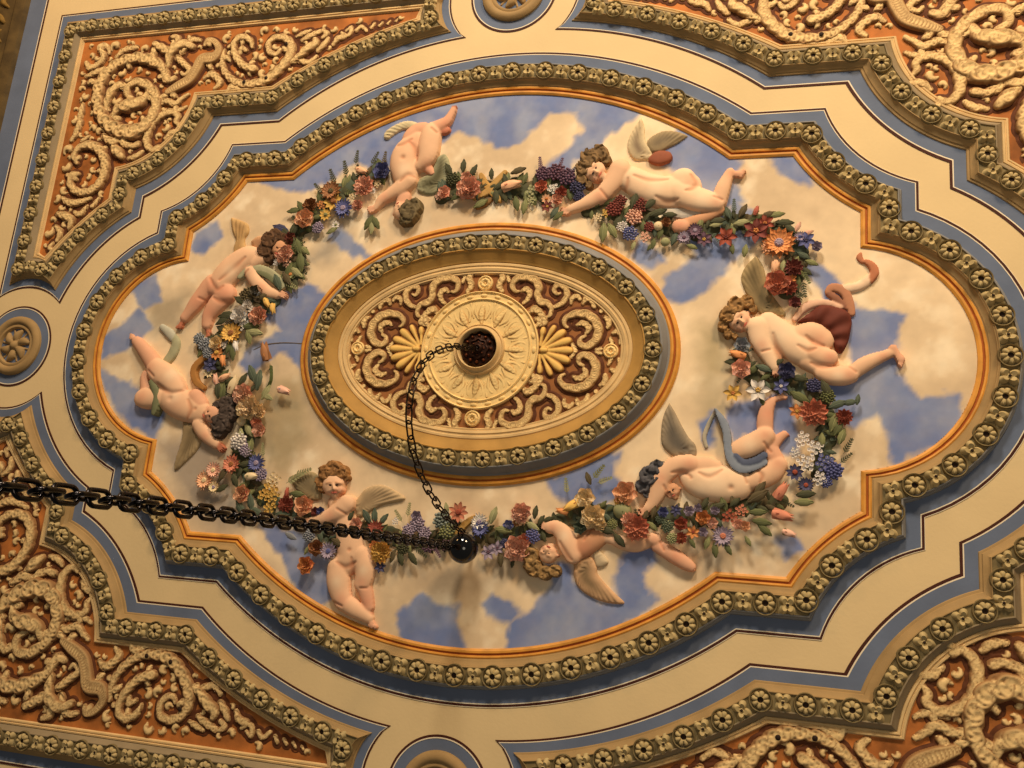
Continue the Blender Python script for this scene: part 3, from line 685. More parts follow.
loft('ornament_band', EA, EB, g([(.2650, 0.02760), (.2643, 0.02400), (.2335, 0.02400), (.2328, 0.02680)]), BAND, md)
loft('inner_cove', EA, EB, g([(.2328, 0.02680), (.2305, 0.02760), (.2285, 0.02400), (.2200, 0.02040), (.2120, 0.01440), (.2055, 0.01240), (.2045, 0.01000)]), mat('golden_cove', (178, 136, 70), var=.14, scale=8), md)
loft('pale_rim', EA, EB, g([(.2045, 0.01000), (.2020, 0.01200), (.1975, 0.01200), (.1960, 0.01000), (.1930, 0.01000), (.1905, 0.01200), (.1850, 0.01040), (.1840, 0.00800), (.1800, 0.00880), (.1775, 0.00320), (.1770, 0.00120)]), LINE, md)
V = [(CX, CY, .0022)]+[(u, v, .0022) for u, v in ell(.178)]
mesh('ground', V, [(0, 1+k, 1+(k+1) % 160) for k in range(160)], GROUND2, md, smooth=False)
for k, (u, v, a) in enumerate(along(ell(.249), True, .0765)): inst('rosette', ME_ROS, md, u, v, .0240, a, .98)
nn = len(along(ell(.249), True, .0765))
for u, v, a in along(ell(.249), True, count=nn, off=.5): inst('quatrefoil', ME_QUA, md, u, v, .0240, a, 1.10)
CS2_ = lin((240, 206, 138))
# disc with rings, beads and leaves round the hook
Q = .815; rg = lambda L: [(r*Q, h) for r, h in L]
ring('disc_rim', CX, CY, rg([(.1685, .0022), (.1680, .0085), (.1655, .0105), (.1625, .0085), (.1618, .0065), (.1480, .0065), (.1470, .0085), (.1440, .0100), (.1420, .0080), (.1410, .0060)]), SCROLL2, md, n=120)
ring('leafy_disc', CX, CY, rg([(.1410, .0060), (.1200, .0070), (.0950, .0050), (.0700, .0045)]), SCROLL2, md, n=120)
ring('cup', CX, CY, rg([(.0730, .0045), (.0710, .0110), (.0690, .0130), (.0660, .0110), (.0640, .0120), (.0610, .0150), (.0590, .0190), (.0565, .0215), (.0545, .0205), (.0530, .0150), (.0525, .0020), (.0001, .0020)]), LINE, md, n=96)
Lb = Local(); dome(Lb, 0, 0, .0046, .0034, 12, 3, sq=1.8); ME_BEAD = Lb.data('bead', [SCROLL2])
for k in range(24):
    a = 2*math.pi*k/24; inst('bead', ME_BEAD, md, CX+.155*Q*math.cos(a), CY+.155*Q*math.sin(a), .0062, a+math.pi/2)
st = []
for k in range(12):
    a = 2*math.pi*k/12; f = lambda r, da: (CX+r*Q*math.cos(a+da), CY+r*Q*math.sin(a+da))
    st.append(stroke([(*f(.076, 0), .003), (*f(.100, .02), .0085), (*f(.120, .0), .0070), (*f(.134, -.03), .0025)], px=False, k=.4, ribs=(.009, .16), gut=.3))
    for s in (-1, 1): st.append(stroke([(*f(.088, .11*s), .0028), (*f(.110, .19*s), .0042), (*f(.128, .15*s), .004), (*f(.131, .08*s), .0018)], px=False, k=.5))
    st.append(stroke([(*f(.094, .262), .002), (*f(.135, .262), .0042)], px=False, k=.5))
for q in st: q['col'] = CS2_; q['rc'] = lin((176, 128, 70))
relief('acanthus_ring', st, SCV, md, res=.0016, h0=.0052, colored=True, cblur=0)
# shells
for s in (-1, 1):
    st = []
    for k in range(9):
        an = math.radians(-84+21*k); r1 = .094-.008*abs(math.sin(an))**2-.014*(abs(k-4) == 4); cx = CX+s*.148; f = lambda r: (cx+s*(r*math.cos(an)*.88)-s*.010, CY+r*math.sin(an)*.80)
        w = .0100 if abs(k-4) < 3 else .0070
        st.append(stroke([(*f(.014), .0035), (*f(.040), w*.62), (*f(r1*.72), w), (*f(r1*.84), w*.86)], px=False, k=.75, base=.002))
    st.append(stroke([(CX+s*.146, CY, .008), (CX+s*.153, CY, .007)], px=False, k=.9, base=.003))
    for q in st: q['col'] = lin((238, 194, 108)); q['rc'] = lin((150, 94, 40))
    relief('shell', st, SCV, md, res=.0016, h0=.0026, colored=True, cblur=0)
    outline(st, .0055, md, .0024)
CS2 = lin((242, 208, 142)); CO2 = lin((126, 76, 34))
def med_orn():
    def T(pts, **k):
        mr = sum(p[2] for p in pts)/len(pts); k.update(col=CS2, rc=CO2, ribs=None, gut=.0, rim=.2, p=3.2)
        if mr < 2.35: k.update(scal=(mr*loc_scale(*pts[0][:2])*(1.9 if mr > 2.6 else 2.2), .34 if mr > 2.6 else .7, .8), p=2.8)
        else: k.update(k=.5, scal=(mr*loc_scale(*pts[0][:2])*3.0, .16, .9))
        return stroke(pts, **k)
    o = []
    o.append(('scroll', [T([(518.5,291,1.6),(515,291,2.2),(512.5,287,2.8),(514,281,3.3),(520,277.5,3.8),(529,277.5,4.2),(536,281,4.4),(539,288,4.2),(537.5,295,3.6),(541,302,4.2),(547,303,3.4),(551,308,2.8),(550,315,2.2),(546,317,1.5)], base=.002, k=.6, ribs=(.010, .14), rim=.2), T([(522,291,1.5),(526,289,2.4),(530,293,2.4),(527,300,2.),(523,303,1.5)], base=.001)]))
    o.append(('scroll', [T([(560,293,1.5),(556.5,294,2.),(554,290,2.5),(556.5,285.5,3.),(562,285.5,3.3),(566.5,290,3.4),(566.5,297,3.4),(561,304,3.),(553,307,2.)], base=.002, k=.65, ribs=(.009, .12))]))
    o.append(('scroll', [T([(567.5,327,1.6),(564.5,325,2.2),(564.5,320,2.8),(570,315.5,3.6),(579,313.5,4.4),(589,315.5,5),(596.5,323,5),(598.5,333,5),(594,342,4.6),(586,346.5,4),(580,344,3.2),(580.5,338.5,2.4),(585,336,1.8)], base=.002, k=.55, ribs=(.011, .14), rim=.2), T([(577,325,1.5),(583,323,2.6),(589,328,2.6),(586,333,1.6)], base=.001)]))
    o.append(('leaf_curl', [T([(530,312,1.8),(535,309,3),(541,314,2.6),(545,322,2.4),(540,325,1.5)], base=.001), T([(536,319,2),(541,320,2.5),(536,326,1.6)], base=.001)]))
    o.append(('leaf_curl', [T([(571,303,1.3),(572,298,2),(577,296,2),(580,299,1.6)], base=.001), T([(583,303,1.6),(587,298,2.6),(592,301,2.4),(594,307,1.8)], base=.001), T([(601,311,2.4)]*2, base=.001, smooth=False), T([(605,317,1.8),(609,321,2.6),(608,327,2)], base=.001)]))
    o.append(('leaf_curl', [T([(613,333,1.6),(618,331,2.4),(622,337,2.4),(620,343,1.8)], base=.001), T([(610,338,1.5),(612,343,2)], base=.001), T([(499,272,1.5),(503,277,2.5),(499,285,2.5),(502,291,1.8)], base=.001), T([(507,274,1.4),(509,281,1.8)], base=.001)]))
    o.append(('leaf_curl', [T([(572,344,1.6),(575,350,2.4)], base=.001), T([(596,352,1.5),(601,348.5,1.8)], base=.001)]))
    return o
LIFT[0] = .006
mo = med_orn()
LIFT[0] = 0.
for nm, st in mo:
    for s in st: s['P'] = [(abs(p[0]-CX), abs(p[1]-CY))+tuple(p[2:]) for p in s['P']]
for su in (-1, 1):
    for sv in (-1, 1):
        for nm, st in mo:
            q = mirror(st, su, sv)
            for s in q: s['P'] = [(p[0]+CX, p[1]+CY)+tuple(p[2:]) for p in s['P']]
            for s in q:
                if nm == 'scroll': s['P'] = [(p[0], p[1], p[2]*.98) for p in s['P']]
            if nm == 'scroll': relief(nm, q, SCV, md, res=.0015, h0=.0026, colored=True, cblur=0)
            else:
                for s1 in q: relief(nm, [s1], SCV, md, res=.0015, h0=.0026, colored=True, cblur=0)
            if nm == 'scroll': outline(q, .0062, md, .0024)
Lr = Local(); n = 36; V = []; F_ = []
for q, h in ((1., 0), (.97, .006), (.84, .0075), (.76, .004), (.70, .004), (.62, .006), (.45, .008), (.26, .006), (.22, .002), (.12, .002), (.1, .005)):
    for i in range(n):
        a = 2*math.pi*i/n; w = 1+(.10*math.cos(a*8) if .3 < q < .65 else 0); V.append((.0195*q*w*math.cos(a), .0195*q*w*math.sin(a), h))
for k in range(10):
    for i in range(n): a = k*n+i; b = k*n+(i+1) % n; F_.append((a, a+n, b+n, b))
F_.append(tuple(range(10*n, 11*n))); Lr.add(V, F_); ME_BOSS = Lr.data('round_boss', [SCROLL2])
for u, v, sc in ((CX, CY+.1565, .92), (CX, CY-.1565, .92), (CX+.296, CY, .85), (CX-.296, CY, .85)):
    inst('round_boss', ME_BOSS, md, u, v, .0026, 0, sc)

# dark fretwork canopy in the middle, where the swag chain is hooked
cp = thing('ceiling_hook_canopy', 'dark rusty fretted round canopy set in the centre of the carved medallion', 'canopy', (CX, CY, 0))
Lc = Local(); n = 72; V = []; F_ = []
for q, h in ((1., .004), (.98, .010), (.90, .013), (.86, .0105), (.62, .0125), (.58, .0165), (.50, .0175), (.46, .0145), (.30, .016), (.26, .020), (.16, .022), (.12, .019), (.02, .019)):
    for i in range(n):
        a = 2*math.pi*i/n; w = 1+(.05*math.cos(a*12) if q > .8 else .07*math.cos(a*8) if q > .4 else 0); V.append((.0405*q*w*math.cos(a), .0405*q*w*math.sin(a), h))
for k in range(12):
    for i in range(n): a = k*n+i; b = k*n+(i+1) % n; F_.append((a, a+n, b+n, b))
F_.append(tuple(range(12*n, 13*n))); Lc.add(V, F_)
inst('canopy_plate', Lc.data('canopy_plate', [BRONZE]), cp, CX, CY, .0)
Lc = Local()
for ring_n, rr, r in ((12, .030, .0040), (8, .0145, .0030)):
    for k in range(ring_n):
        a = 2*math.pi*k/ring_n; dome(Lc, rr*math.cos(a), rr*math.sin(a), r, .005, 8, 3, .0125)
inst('fret_bosses', Lc.data('fret_bosses', [mat('worn_copper', (92, 48, 26), rough=.45, metal=.7, var=.4, scale=50)]), cp, CX, CY, .0)
Lc = Local(); dome(Lc, 0, 0, .0042, .006, 12, 4, .019); inst('knob', Lc.data('knob', [STEEL]), cp, CX, CY, .0)
# ================================================================ painted cherubs (low relief figures)
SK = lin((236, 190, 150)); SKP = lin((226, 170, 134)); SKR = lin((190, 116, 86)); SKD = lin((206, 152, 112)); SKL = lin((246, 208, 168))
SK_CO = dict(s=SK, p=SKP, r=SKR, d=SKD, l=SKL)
def limb(pts, c='s', base=.004, k=.62):
    return stroke(pts, base=base, k=k, col=SK_CO[c], n=5)
def hand(x, y, ang, sz, c='p', base=.008, curl=.5, flip=1):
    """palm plus four unequal fingers and a thumb leaving the side; angle in image degrees, y down"""
    a = math.radians(ang); dx, dy = math.cos(a), math.sin(a); nx, ny = -dy*flip, dx*flip
    o = [stroke([(x, y, sz*.30), (x+dx*sz*.45, y+dy*sz*.45, sz*.34)], base=base, k=.55, col=SK_CO[c], smooth=False)]
    for i, L in enumerate((.50, .60, .56, .42)):
        off = (i-1.5)*.19*sz; bx, by = x+dx*sz*.62+nx*off, y+dy*sz*.62+ny*off; sp = (i-1.5)*.10
        fx, fy = dx+nx*sp, dy+ny*sp
        o.append(stroke([(bx, by, sz*.105), (bx+fx*sz*L*.5, by+fy*sz*L*.5, sz*.10), (bx+(fx+nx*curl*.4)*sz*L, by+(fy+ny*curl*.4)*sz*L, sz*.075)], base=base+.002, k=.7, col=SK_CO[c], n=3))
    tx, ty = x+dx*sz*.18-nx*sz*.26, y+dy*sz*.18-ny*sz*.26
    o.append(stroke([(tx, ty, sz*.12), (tx+(dx*.55-nx*.35)*sz*.34, ty+(dy*.55-ny*.35)*sz*.34, sz*.105), (tx+(dx*.95-nx*.35)*sz*.52, ty+(dy*.95-ny*.35)*sz*.52, sz*.08)], base=base+.002, k=.7, col=SK_CO[c], n=3))
    return o
def foot(x, y, ang, sz, c='p', base=.006, flip=1):
    """heel at (x, y), toes towards ang; big toe on the flip side"""
    a = math.radians(ang); dx, dy = math.cos(a), math.sin(a); nx, ny = -dy*flip, dx*flip
    o = [stroke([(x, y, sz*.24), (x+dx*sz*.4, y+dy*sz*.4, sz*.20), (x+dx*sz*.78, y+dy*sz*.78, sz*.24)], base=base, k=.6, col=SK_CO[c], n=3)]
    for i, r in enumerate((.095, .075, .07, .06, .05)):
        off = (-.20+.10*i)*sz*-1; L = 1.06-.05*i
        o.append(stroke([(x+dx*sz*(L-.14)+nx*off, y+dy*sz*(L-.14)+ny*off, sz*r), (x+dx*sz*L+nx*off, y+dy*sz*L+ny*off, sz*r*.9)], base=base+.002, k=.7, col=SK_CO[c], smooth=False))
    return o
WC1 = lin((150, 130, 98)); WC2 = lin((196, 172, 130)); HB = lin((120, 84, 50)); HD = lin((62, 48, 40)); HG = lin((84, 84, 84)); HL = lin((160, 122, 74))
EYE = mat('dark_eye_paint', (48, 28, 20), var=.1, bump=0); LIP = mat('rose_lip_paint', (190, 100, 80), var=.1, bump=0)
def wing(parent, outline_px, root, n=26, c1=WC1, c2=WC2, base=.0015, tipf=None, name='wing', label=None):
    return relief(name, [poly(outline_px, base=base, k=.42, cap=.014, col=c2, col2=c1, smooth=True, ripple=(root[0], root[1], n*3.2, .0018))], VAR, parent, res=.0024, h0=.0013, colored=True, label=label)
def hair(parent, blobs, c1, base=.010, label=None):
    st = []
    for i, (x, y, r) in enumerate(blobs):
        st.append(stroke([(x, y, r)]*2, base=base, k=.55, col=c1, smooth=False))
        for j in range(int(9+2*r)):                       # separate locks
            a = rnd.uniform(0, 6.28); rr = r*rnd.uniform(.35, .92); x1, y1 = x+rr*math.cos(a), y+rr*math.sin(a); b = a+rnd.uniform(.5, .9); q = r*rnd.uniform(.72, .96)
            ff = rnd.uniform(.6, 1.75); cc = tuple(min(1, v*ff) for v in c1)
            st.append(stroke([(x1, y1, r*.13), (x+.9*q*math.cos((a+b)/2), y+.9*q*math.sin((a+b)/2), r*.12), (x+q*math.cos(b), y+q*math.sin(b), r*.07)], base=base+r*.0013, k=.9, col=cc, n=3))
    return relief('hair', st, VAR, parent, res=.0016, h0=.0013, colored=True, cblur=0, blur=1, label=label)
def dot(name, parent, pts, m, h, r=1):
    st = [stroke(pts, base=0, k=.5)]
    return relief(name, st, m, parent, res=.0010, h0=h, blur=0)
def face(cx, cy, up, turn, r, c='s', base=.012):
    """head strokes; 'up' is the image angle of the crown, turn in -1..1 where the face looks; returns strokes and feature spots"""
    a = math.radians(up); ux, uy = math.cos(a), math.sin(a); rx, ry = -uy, ux      # rx = image-right of the face when up is -90
    P = lambda s, t: (cx+rx*s*r+ux*t*r, cy+ry*s*r+uy*t*r)
    st = [stroke([(*P(0, .25), r*.98)]*2, base=base, k=.55, col=SK_CO[c], smooth=False),
          stroke([(*P(turn*.12, -.25), r*.80), (*P(turn*.25, -.62), r*.40)], base=base+.001, k=.6, col=SK_CO[c], smooth=False),
          stroke([(*P(turn*.35-.38, -.22), r*.34)]*2, base=base+r*.0006, k=.6, col=SKP, smooth=False),
          stroke([(*P(turn*.35+.38, -.22), r*.34)]*2, base=base+r*.0006, k=.6, col=SKP, smooth=False),
          stroke([(*P(turn*.38, .18), r*.09), (*P(turn*.50, -.10), r*.13), (*P(turn*.54, -.22), r*.17)], base=base+r*.00155, k=.8, col=SK_CO[c], n=3),
          stroke([(*P(turn*.34-.58, .33), r*.08), (*P(turn*.34-.20, .36), r*.10)], base=base+r*.0013, k=.5, col=SKD, smooth=False),
          stroke([(*P(turn*.34+.58, .33), r*.08), (*P(turn*.34+.20, .36), r*.10)], base=base+r*.0013, k=.5, col=SKD, smooth=False),
          stroke([(*P(-.95 if turn > 0 else .95, -.02), r*.22)]*2, base=base-.001, k=.8, col=SKP, smooth=False)]   # ear
    eyes = [(*P(turn*.36-.36, .16), *P(turn*.36-.14, .13)), (*P(turn*.36+.14, .13), *P(turn*.36+.36, .16))]
    mouth = (*P(turn*.46-.20, -.52), *P(turn*.46+.20, -.52))
    return st, eyes, mouth, r
def cherub(label, parts, head=None, cat='painted cherub'):
    ctr = np.mean([p[:2] for s in parts if s['t'] == 's' for p in s['P']], axis=0)
    t = thing('cherub', label, cat, (ctr[0], ctr[1], 0), 'winged cherubs carrying the garland round the sky')
    st = list(parts)
    if head: st += head[0]
    relief('body', st, SKIN, t, res=.0021, h0=.0013, blur=2, colored=True, cblur=4)
    if head:
        fs, eyes, mouth, r = head; sc = loc_scale(*eyes[0][:2]); hh = .0013+.012+r*sc*.55*.93
        for x1, y1, x2, y2 in eyes: dot('eye', t, [(x1, y1, r*.07), ((x1+x2)/2, (y1+y2)/2, r*.10), (x2, y2, r*.07)], EYE, hh)
        dot('mouth', t, [(mouth[0], mouth[1], r*.06), ((mouth[0]+mouth[2])/2, (mouth[1]+mouth[3])/2, r*.10), (mouth[2], mouth[3], r*.06)], LIP, hh+.0012)
    return t
def cloth(parent, strokes, name='drapery', label=None):
    return relief(name, strokes, VAR, parent, res=.0022, h0=.0014, colored=True, cblur=1, label=label)
GRN = lin((120, 122, 88)); GRN2 = lin((170, 166, 130)); CRM = lin((226, 204, 160)); RED = lin((108, 52, 38)); PNK = lin((232, 186, 154)); BLW = lin((138, 146, 158)); BLD = lin((92, 100, 122)); OCH = lin((206, 160, 92)); BRN = lin((150, 86, 60))

CR = lin((188, 116, 78)); BL_ = lin((226, 146, 112)); HI = lin((255, 228, 190))  # CR darkens creases, HI paints highlights into the skin colour
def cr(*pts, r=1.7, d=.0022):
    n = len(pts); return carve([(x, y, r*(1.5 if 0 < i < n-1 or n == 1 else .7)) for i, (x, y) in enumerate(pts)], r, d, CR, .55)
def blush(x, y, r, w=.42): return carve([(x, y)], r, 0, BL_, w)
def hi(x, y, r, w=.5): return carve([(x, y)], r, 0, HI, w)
LIFT[0] = .018
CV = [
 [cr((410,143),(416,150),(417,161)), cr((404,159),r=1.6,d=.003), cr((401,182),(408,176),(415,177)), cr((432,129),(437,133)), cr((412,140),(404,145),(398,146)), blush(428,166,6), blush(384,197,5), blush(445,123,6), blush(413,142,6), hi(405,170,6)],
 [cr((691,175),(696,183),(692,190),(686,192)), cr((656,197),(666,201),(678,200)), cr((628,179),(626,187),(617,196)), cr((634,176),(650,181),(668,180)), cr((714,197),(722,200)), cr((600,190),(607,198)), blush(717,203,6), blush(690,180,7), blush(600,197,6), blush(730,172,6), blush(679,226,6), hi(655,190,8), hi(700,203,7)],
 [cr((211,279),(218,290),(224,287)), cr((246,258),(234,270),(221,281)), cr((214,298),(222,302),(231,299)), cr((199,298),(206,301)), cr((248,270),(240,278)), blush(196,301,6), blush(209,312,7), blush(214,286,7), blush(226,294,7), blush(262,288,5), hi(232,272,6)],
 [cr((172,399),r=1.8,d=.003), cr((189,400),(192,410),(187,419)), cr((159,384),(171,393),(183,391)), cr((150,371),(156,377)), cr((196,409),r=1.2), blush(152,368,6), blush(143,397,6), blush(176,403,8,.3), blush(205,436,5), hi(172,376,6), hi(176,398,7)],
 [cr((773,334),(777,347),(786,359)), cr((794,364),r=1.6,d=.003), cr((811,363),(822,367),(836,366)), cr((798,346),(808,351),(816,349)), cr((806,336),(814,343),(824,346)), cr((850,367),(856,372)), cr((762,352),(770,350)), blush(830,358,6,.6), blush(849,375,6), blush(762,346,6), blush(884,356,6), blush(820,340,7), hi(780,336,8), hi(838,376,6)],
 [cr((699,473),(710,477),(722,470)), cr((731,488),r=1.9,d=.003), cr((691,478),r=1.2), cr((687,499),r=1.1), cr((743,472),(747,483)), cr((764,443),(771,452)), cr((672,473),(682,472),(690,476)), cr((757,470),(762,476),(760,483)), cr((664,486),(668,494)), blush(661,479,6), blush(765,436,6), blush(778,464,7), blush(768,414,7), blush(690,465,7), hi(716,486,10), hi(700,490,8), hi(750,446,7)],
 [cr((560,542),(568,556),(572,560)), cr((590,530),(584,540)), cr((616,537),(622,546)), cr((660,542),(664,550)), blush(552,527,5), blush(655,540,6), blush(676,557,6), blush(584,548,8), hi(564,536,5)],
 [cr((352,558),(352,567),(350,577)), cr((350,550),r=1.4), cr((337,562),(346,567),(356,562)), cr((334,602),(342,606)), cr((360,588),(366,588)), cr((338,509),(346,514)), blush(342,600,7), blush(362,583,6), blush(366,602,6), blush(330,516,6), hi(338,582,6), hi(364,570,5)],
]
LIFT[0] = .012
# 1 -- upper left, tumbling head down
p = [limb([(405,174,12.5),(403,164,13.5),(405,153,13),(411,143,10),(415,137,8)], 's', .005, .6),
     limb([(413,147,8),(410,138,8.5),(416,130,7.5),(423,127,6)], 'p', .004), limb([(420,165,6),(427,157,9.5),(429,145,10.5),(431,134,9.5),(432,128,6)], 's', .010, .6),
     limb([(430,130,7),(438,126,6.5),(446,121,5),(450,115,3.8),(453,109,3)], 'p', .008), limb([(436,128,4.5),(443,130,4),(447,129,3)], 'r', .005),
     limb([(423,164,5),(428,168,4.5),(431,172,3)], 'p', .006),
     limb([(408,180,9),(400,188,8),(390,194,6),(382,199,5),(378,204,3.6),(376,207,2.8)], 's', .009), limb([(403,196,7),(402,203,7)], 'p', .004)]
p += foot(451,114,-72,9,'r',.008)+hand(376,206,150,8,'p',.009)
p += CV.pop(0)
h = face(400.5, 210, 55, -.5, 8.0, 's')
t = cherub('cherub diving head down at the upper left, one foot kicked up to the gilt edge', p, h)
hair(t, [(410,213,9.5),(414,207,8.5),(408,219,7),(404,221,5)], lin((98, 84, 56)))
wing(t, [(382,136),(384,130),(394,123),(406,119),(416,121),(421,127),(412,128),(402,128),(393,133),(386,138)], (424,132), 18, GRN2, CRM)
wing(t, [(434,158),(443,152),(448,160),(448,172),(443,184),(434,192),(424,193),(416,189),(418,178),(428,172),(432,165)], (418,185), 22, lin((88, 84, 58)), GRN2)
# 2 -- upper right, lying along the garland
p = [limb([(620,172,10),(632,179,13),(645,186,14.5),(660,190,15.5),(674,190,16),(687,186,14)], 'l', .005, .55), limb([(683,180,12.5),(684,184,13)], 'l', .009, .5),
     limb([(676,190,12),(690,197,12.5),(704,201,11.5),(716,203,8.5)], 'l', .011, .55), limb([(719,201,7.5),(722,190,7.5),(726,180,6),(730,172,4.6)], 's', .009),
     limb([(650,196,9),(662,199,9),(676,200,8)], 's', .004),
     limb([(679,226,7.2),(683,226,7)], 'p', .009), limb([(684,224,6.5),(695,220,6),(708,215,5.5),(720,209,5)], 'd', .005),
     limb([(620,170,10.5),(614,181,9.5),(606,191,8.5),(601,196,8)], 's', .012, .55), limb([(600,196,8.5),(590,201,7),(578,206,5),(570,209,4)], 's', .010)]
p += foot(729,173,2,15,'p',.008,-1)+hand(571,209,165,9,'p',.010)
p += CV.pop(0)
h = face(597.5, 173, -152, -.35, 10.4, 's')
t = cherub('cherub lying face down on the garland at the upper right of the sky', p, h)
hair(t, [(590,160,10),(600,154,8.5),(584,169,8),(582,180,5.8),(589,185,4),(606,160,5.5)], lin((118, 92, 58)))
wing(t, [(641,115),(644,125),(645,138),(651,150),(653,160),(645,158),(634,158),(628,150),(627,142),(631,130)], (646,164), 22, lin((132, 112, 88)), CRM)
wing(t, [(688,134),(678,130),(664,129),(652,134),(646,141),(650,150),(660,150),(668,146),(678,141)], (646,160), 20, lin((126, 110, 84)), lin((168, 146, 108)))
cloth(t, [stroke([(652,158,4),(659,157,7.5),(666,156,6)], base=.006, k=.36, p=3, col=BRN)], label='brown drapery bundle behind the back')
cloth(t, [stroke([(666,209,4),(676,211,5),(690,212,4.5),(704,212,3.5),(716,211,2.5)], base=.004, k=.36, p=3, col=lin((206,196,178))), stroke([(668,213,2),(684,216,2.5),(700,216,2)], base=.006, k=.36, p=3, col=lin((160,152,140)))], label='white cloth under the thigh')
# 3 -- left, seen from behind
p = [limb([(254,254,7),(246,257,11),(236,264,12.5),(226,274,13),(219,284,12.5)], 's', .005, .58), limb([(212,284,9.5),(213,286,9.5)], 'p', .009, .55), limb([(223,291,10),(225,294,10)], 'p', .009, .55),
     limb([(209,286,9),(202,294,7.8),(195,303,7.2),(189,311,5.6),(184,317,4.6)], 'p', .007), limb([(222,297,9.5),(214,306,8.6),(208,315,6.6),(206,324,5.2)], 'p', .006),
     limb([(250,272,6),(254,279,6),(260,286,6.4),(268,292,5.6),(276,294,4.6)], 's', .009), limb([(254,262,6.5),(262,258,7),(268,258,6)], 's', .006)]
p += foot(183,318,118,11,'r',.006)+foot(206,326,80,11,'r',.005)+hand(277,294,8,8,'p',.010)
p += CV.pop(0)
h = face(280, 251, -60, .5, 8.6, 'd')
t = cherub('cherub seen from behind at the left, head bent into the flowers, both legs trailing', p, h)
hair(t, [(271,241,8.5),(266,251,7.5),(277,236,7),(285,240,6.5),(269,259,5)], lin((86, 60, 38)))
wing(t, [(229,216),(239,219),(246,223),(247,231),(243,238),(244,247),(244,254),(233,254),(232,246),(234,238),(230,228)], (238,258), 16, lin((168, 130, 82)), lin((204, 166, 110)))
wing(t, [(249,240),(256,235),(264,236),(267,242),(262,248),(254,248)], (258,254), 14, lin((170, 120, 84)), lin((206, 160, 116)))
cloth(t, [stroke([(240,275,4),(246,269,4.5),(256,268,4),(267,271,4),(276,278,4),(282,286,3.5)], base=.010, k=.36, p=3, col=GRN2), stroke([(258,272,2),(268,276,3),(276,283,2.5)], base=.012, k=.36, p=3, col=GRN)], label='grey green scarf over the arm')
# 4 -- lower left, upside down
p = [limb([(200,412,10),(190,409,12.5),(180,404,14),(172,398,14)], 's', .006, .55), limb([(194,398,9),(198,405,9)], 'p', .005),
     limb([(176,390,10),(170,381,11),(162,374,11.5),(157,369,10)], 's', .012, .55), limb([(154,365,8),(148,356,7),(141,347,5.8),(136,341,4.8)], 'p', .008),
     limb([(168,397,9),(157,398,9.5),(147,398,10),(143,398,9)], 's', .009, .55), limb([(144,388,5.5),(143,378,4.5),(144,373,3.5)], 'p', .004),
     limb([(198,424,6.5),(203,432,6.8),(210,439,6),(216,444,4.6)], 's', .008)]
p += foot(137,342,-140,10,'p',.008)+hand(216,444,40,8,'r',.010)
p += CV.pop(0)
h = face(210.5, 415, -20, .1, 8.2, 'p')
t = cherub('plump dark-haired cherub on its back at the left end, head down, knees up', p, h)
hair(t, [(222,424,9.5),(229,414,8.5),(228,404,7.5),(219,432,6.5),(217,405,4.5)], lin((74, 62, 54)))
wing(t, [(181,421),(190,422),(199,424),(200,436),(196,448),(185,460),(173,470),(173,460),(177,448),(180,436)], (196,418), 22, lin((122, 104, 74)), lin((176, 152, 112)))
cloth(t, [stroke([(170,334,3),(174,342,4.5),(171,352,5),(165,360,4.5),(160,364,3)], base=.002, k=.5, col=GRN2), stroke([(160,326,3),(167,332,4.5),(171,337,4)], base=.002, k=.5, col=lin((186,182,160)))], label='pale green scarf above the knee')
cloth(t, [stroke([(154,383,3.5),(158,394,4),(158,405,4),(156,413,3)], base=.018, k=.5, col=GRN)], label='green band across the thigh')
# 5 -- right, flying with red drapery
p = [limb([(768,322,11),(778,332,14),(790,342,15.5),(802,350,15.5),(812,356,12)], 'l', .006, .55), limb([(800,336,12),(812,334,13),(822,340,12)], 's', .006, .55),
     limb([(812,352,10),(820,356,9.5),(829,358,9)], 's', .013, .55), limb([(822,372,8),(832,375,9.5),(843,375,10),(850,374,9)], 's', .011, .55),
     limb([(854,371,7.5),(864,364,7.8),(874,359,6.8),(884,355,5.4),(891,352,4.8)], 's', .008), limb([(806,360,9),(816,366,8),(824,370,7)], 's', .008),
     limb([(757,327,10.5),(760,340,10),(766,352,8),(771,361,6.5),(774,367,4.6)], 'l', .013, .55), limb([(776,340,6),(778,354,5.5),(776,364,4)], 'd', .006)]
p += foot(893,348,55,18,'p',.009,1)+hand(774,366,78,9,'p',.012)
p += CV.pop(0)
h = face(741.5, 322, 214, -.25, 11.3, 's')
t = cherub('cherub flying at the right with dark red drapery billowing behind its back', p, h)
hair(t, [(728,316,9),(736,306,9),(747,302,7),(753,309,4.6),(723,326,5.6),(728,334,4.6),(735,336,3.4)], lin((140, 104, 60)))
wing(t, [(756,254),(763,264),(766,276),(769,289),(778,301),(786,314),(775,315),(762,314),(752,302),(744,288),(741,276),(746,264)], (774,318), 26, lin((112, 96, 64)), lin((170, 146, 102)))
cloth(t, [poly([(796,322),(808,313),(820,305),(834,306),(846,310),(852,318),(851,330),(848,342),(842,352),(836,350),(832,338),(826,328),(812,322)], base=.006, k=.5, cap=.02, col=RED, smooth=True, ripple=U(812, 345) and (812, 345, 13, .0024))], label='dark red drapery')
cloth(t, [stroke([(795,318,3),(804,307,4.5),(816,302,4.5),(828,302,3.5),(840,306,3)], base=.004, k=.5, col=PNK), stroke([(828,290,3),(833,286,4.5),(844,290,5),(850,302,4.5),(852,312,3.5)], base=.003, k=.36, p=3, col=lin((190,132,98))), stroke([(829,292,3.5),(836,297,4),(846,306,3)], base=.002, k=.5, col=lin((150,100,76)))], label='pink inner fold of the drapery')
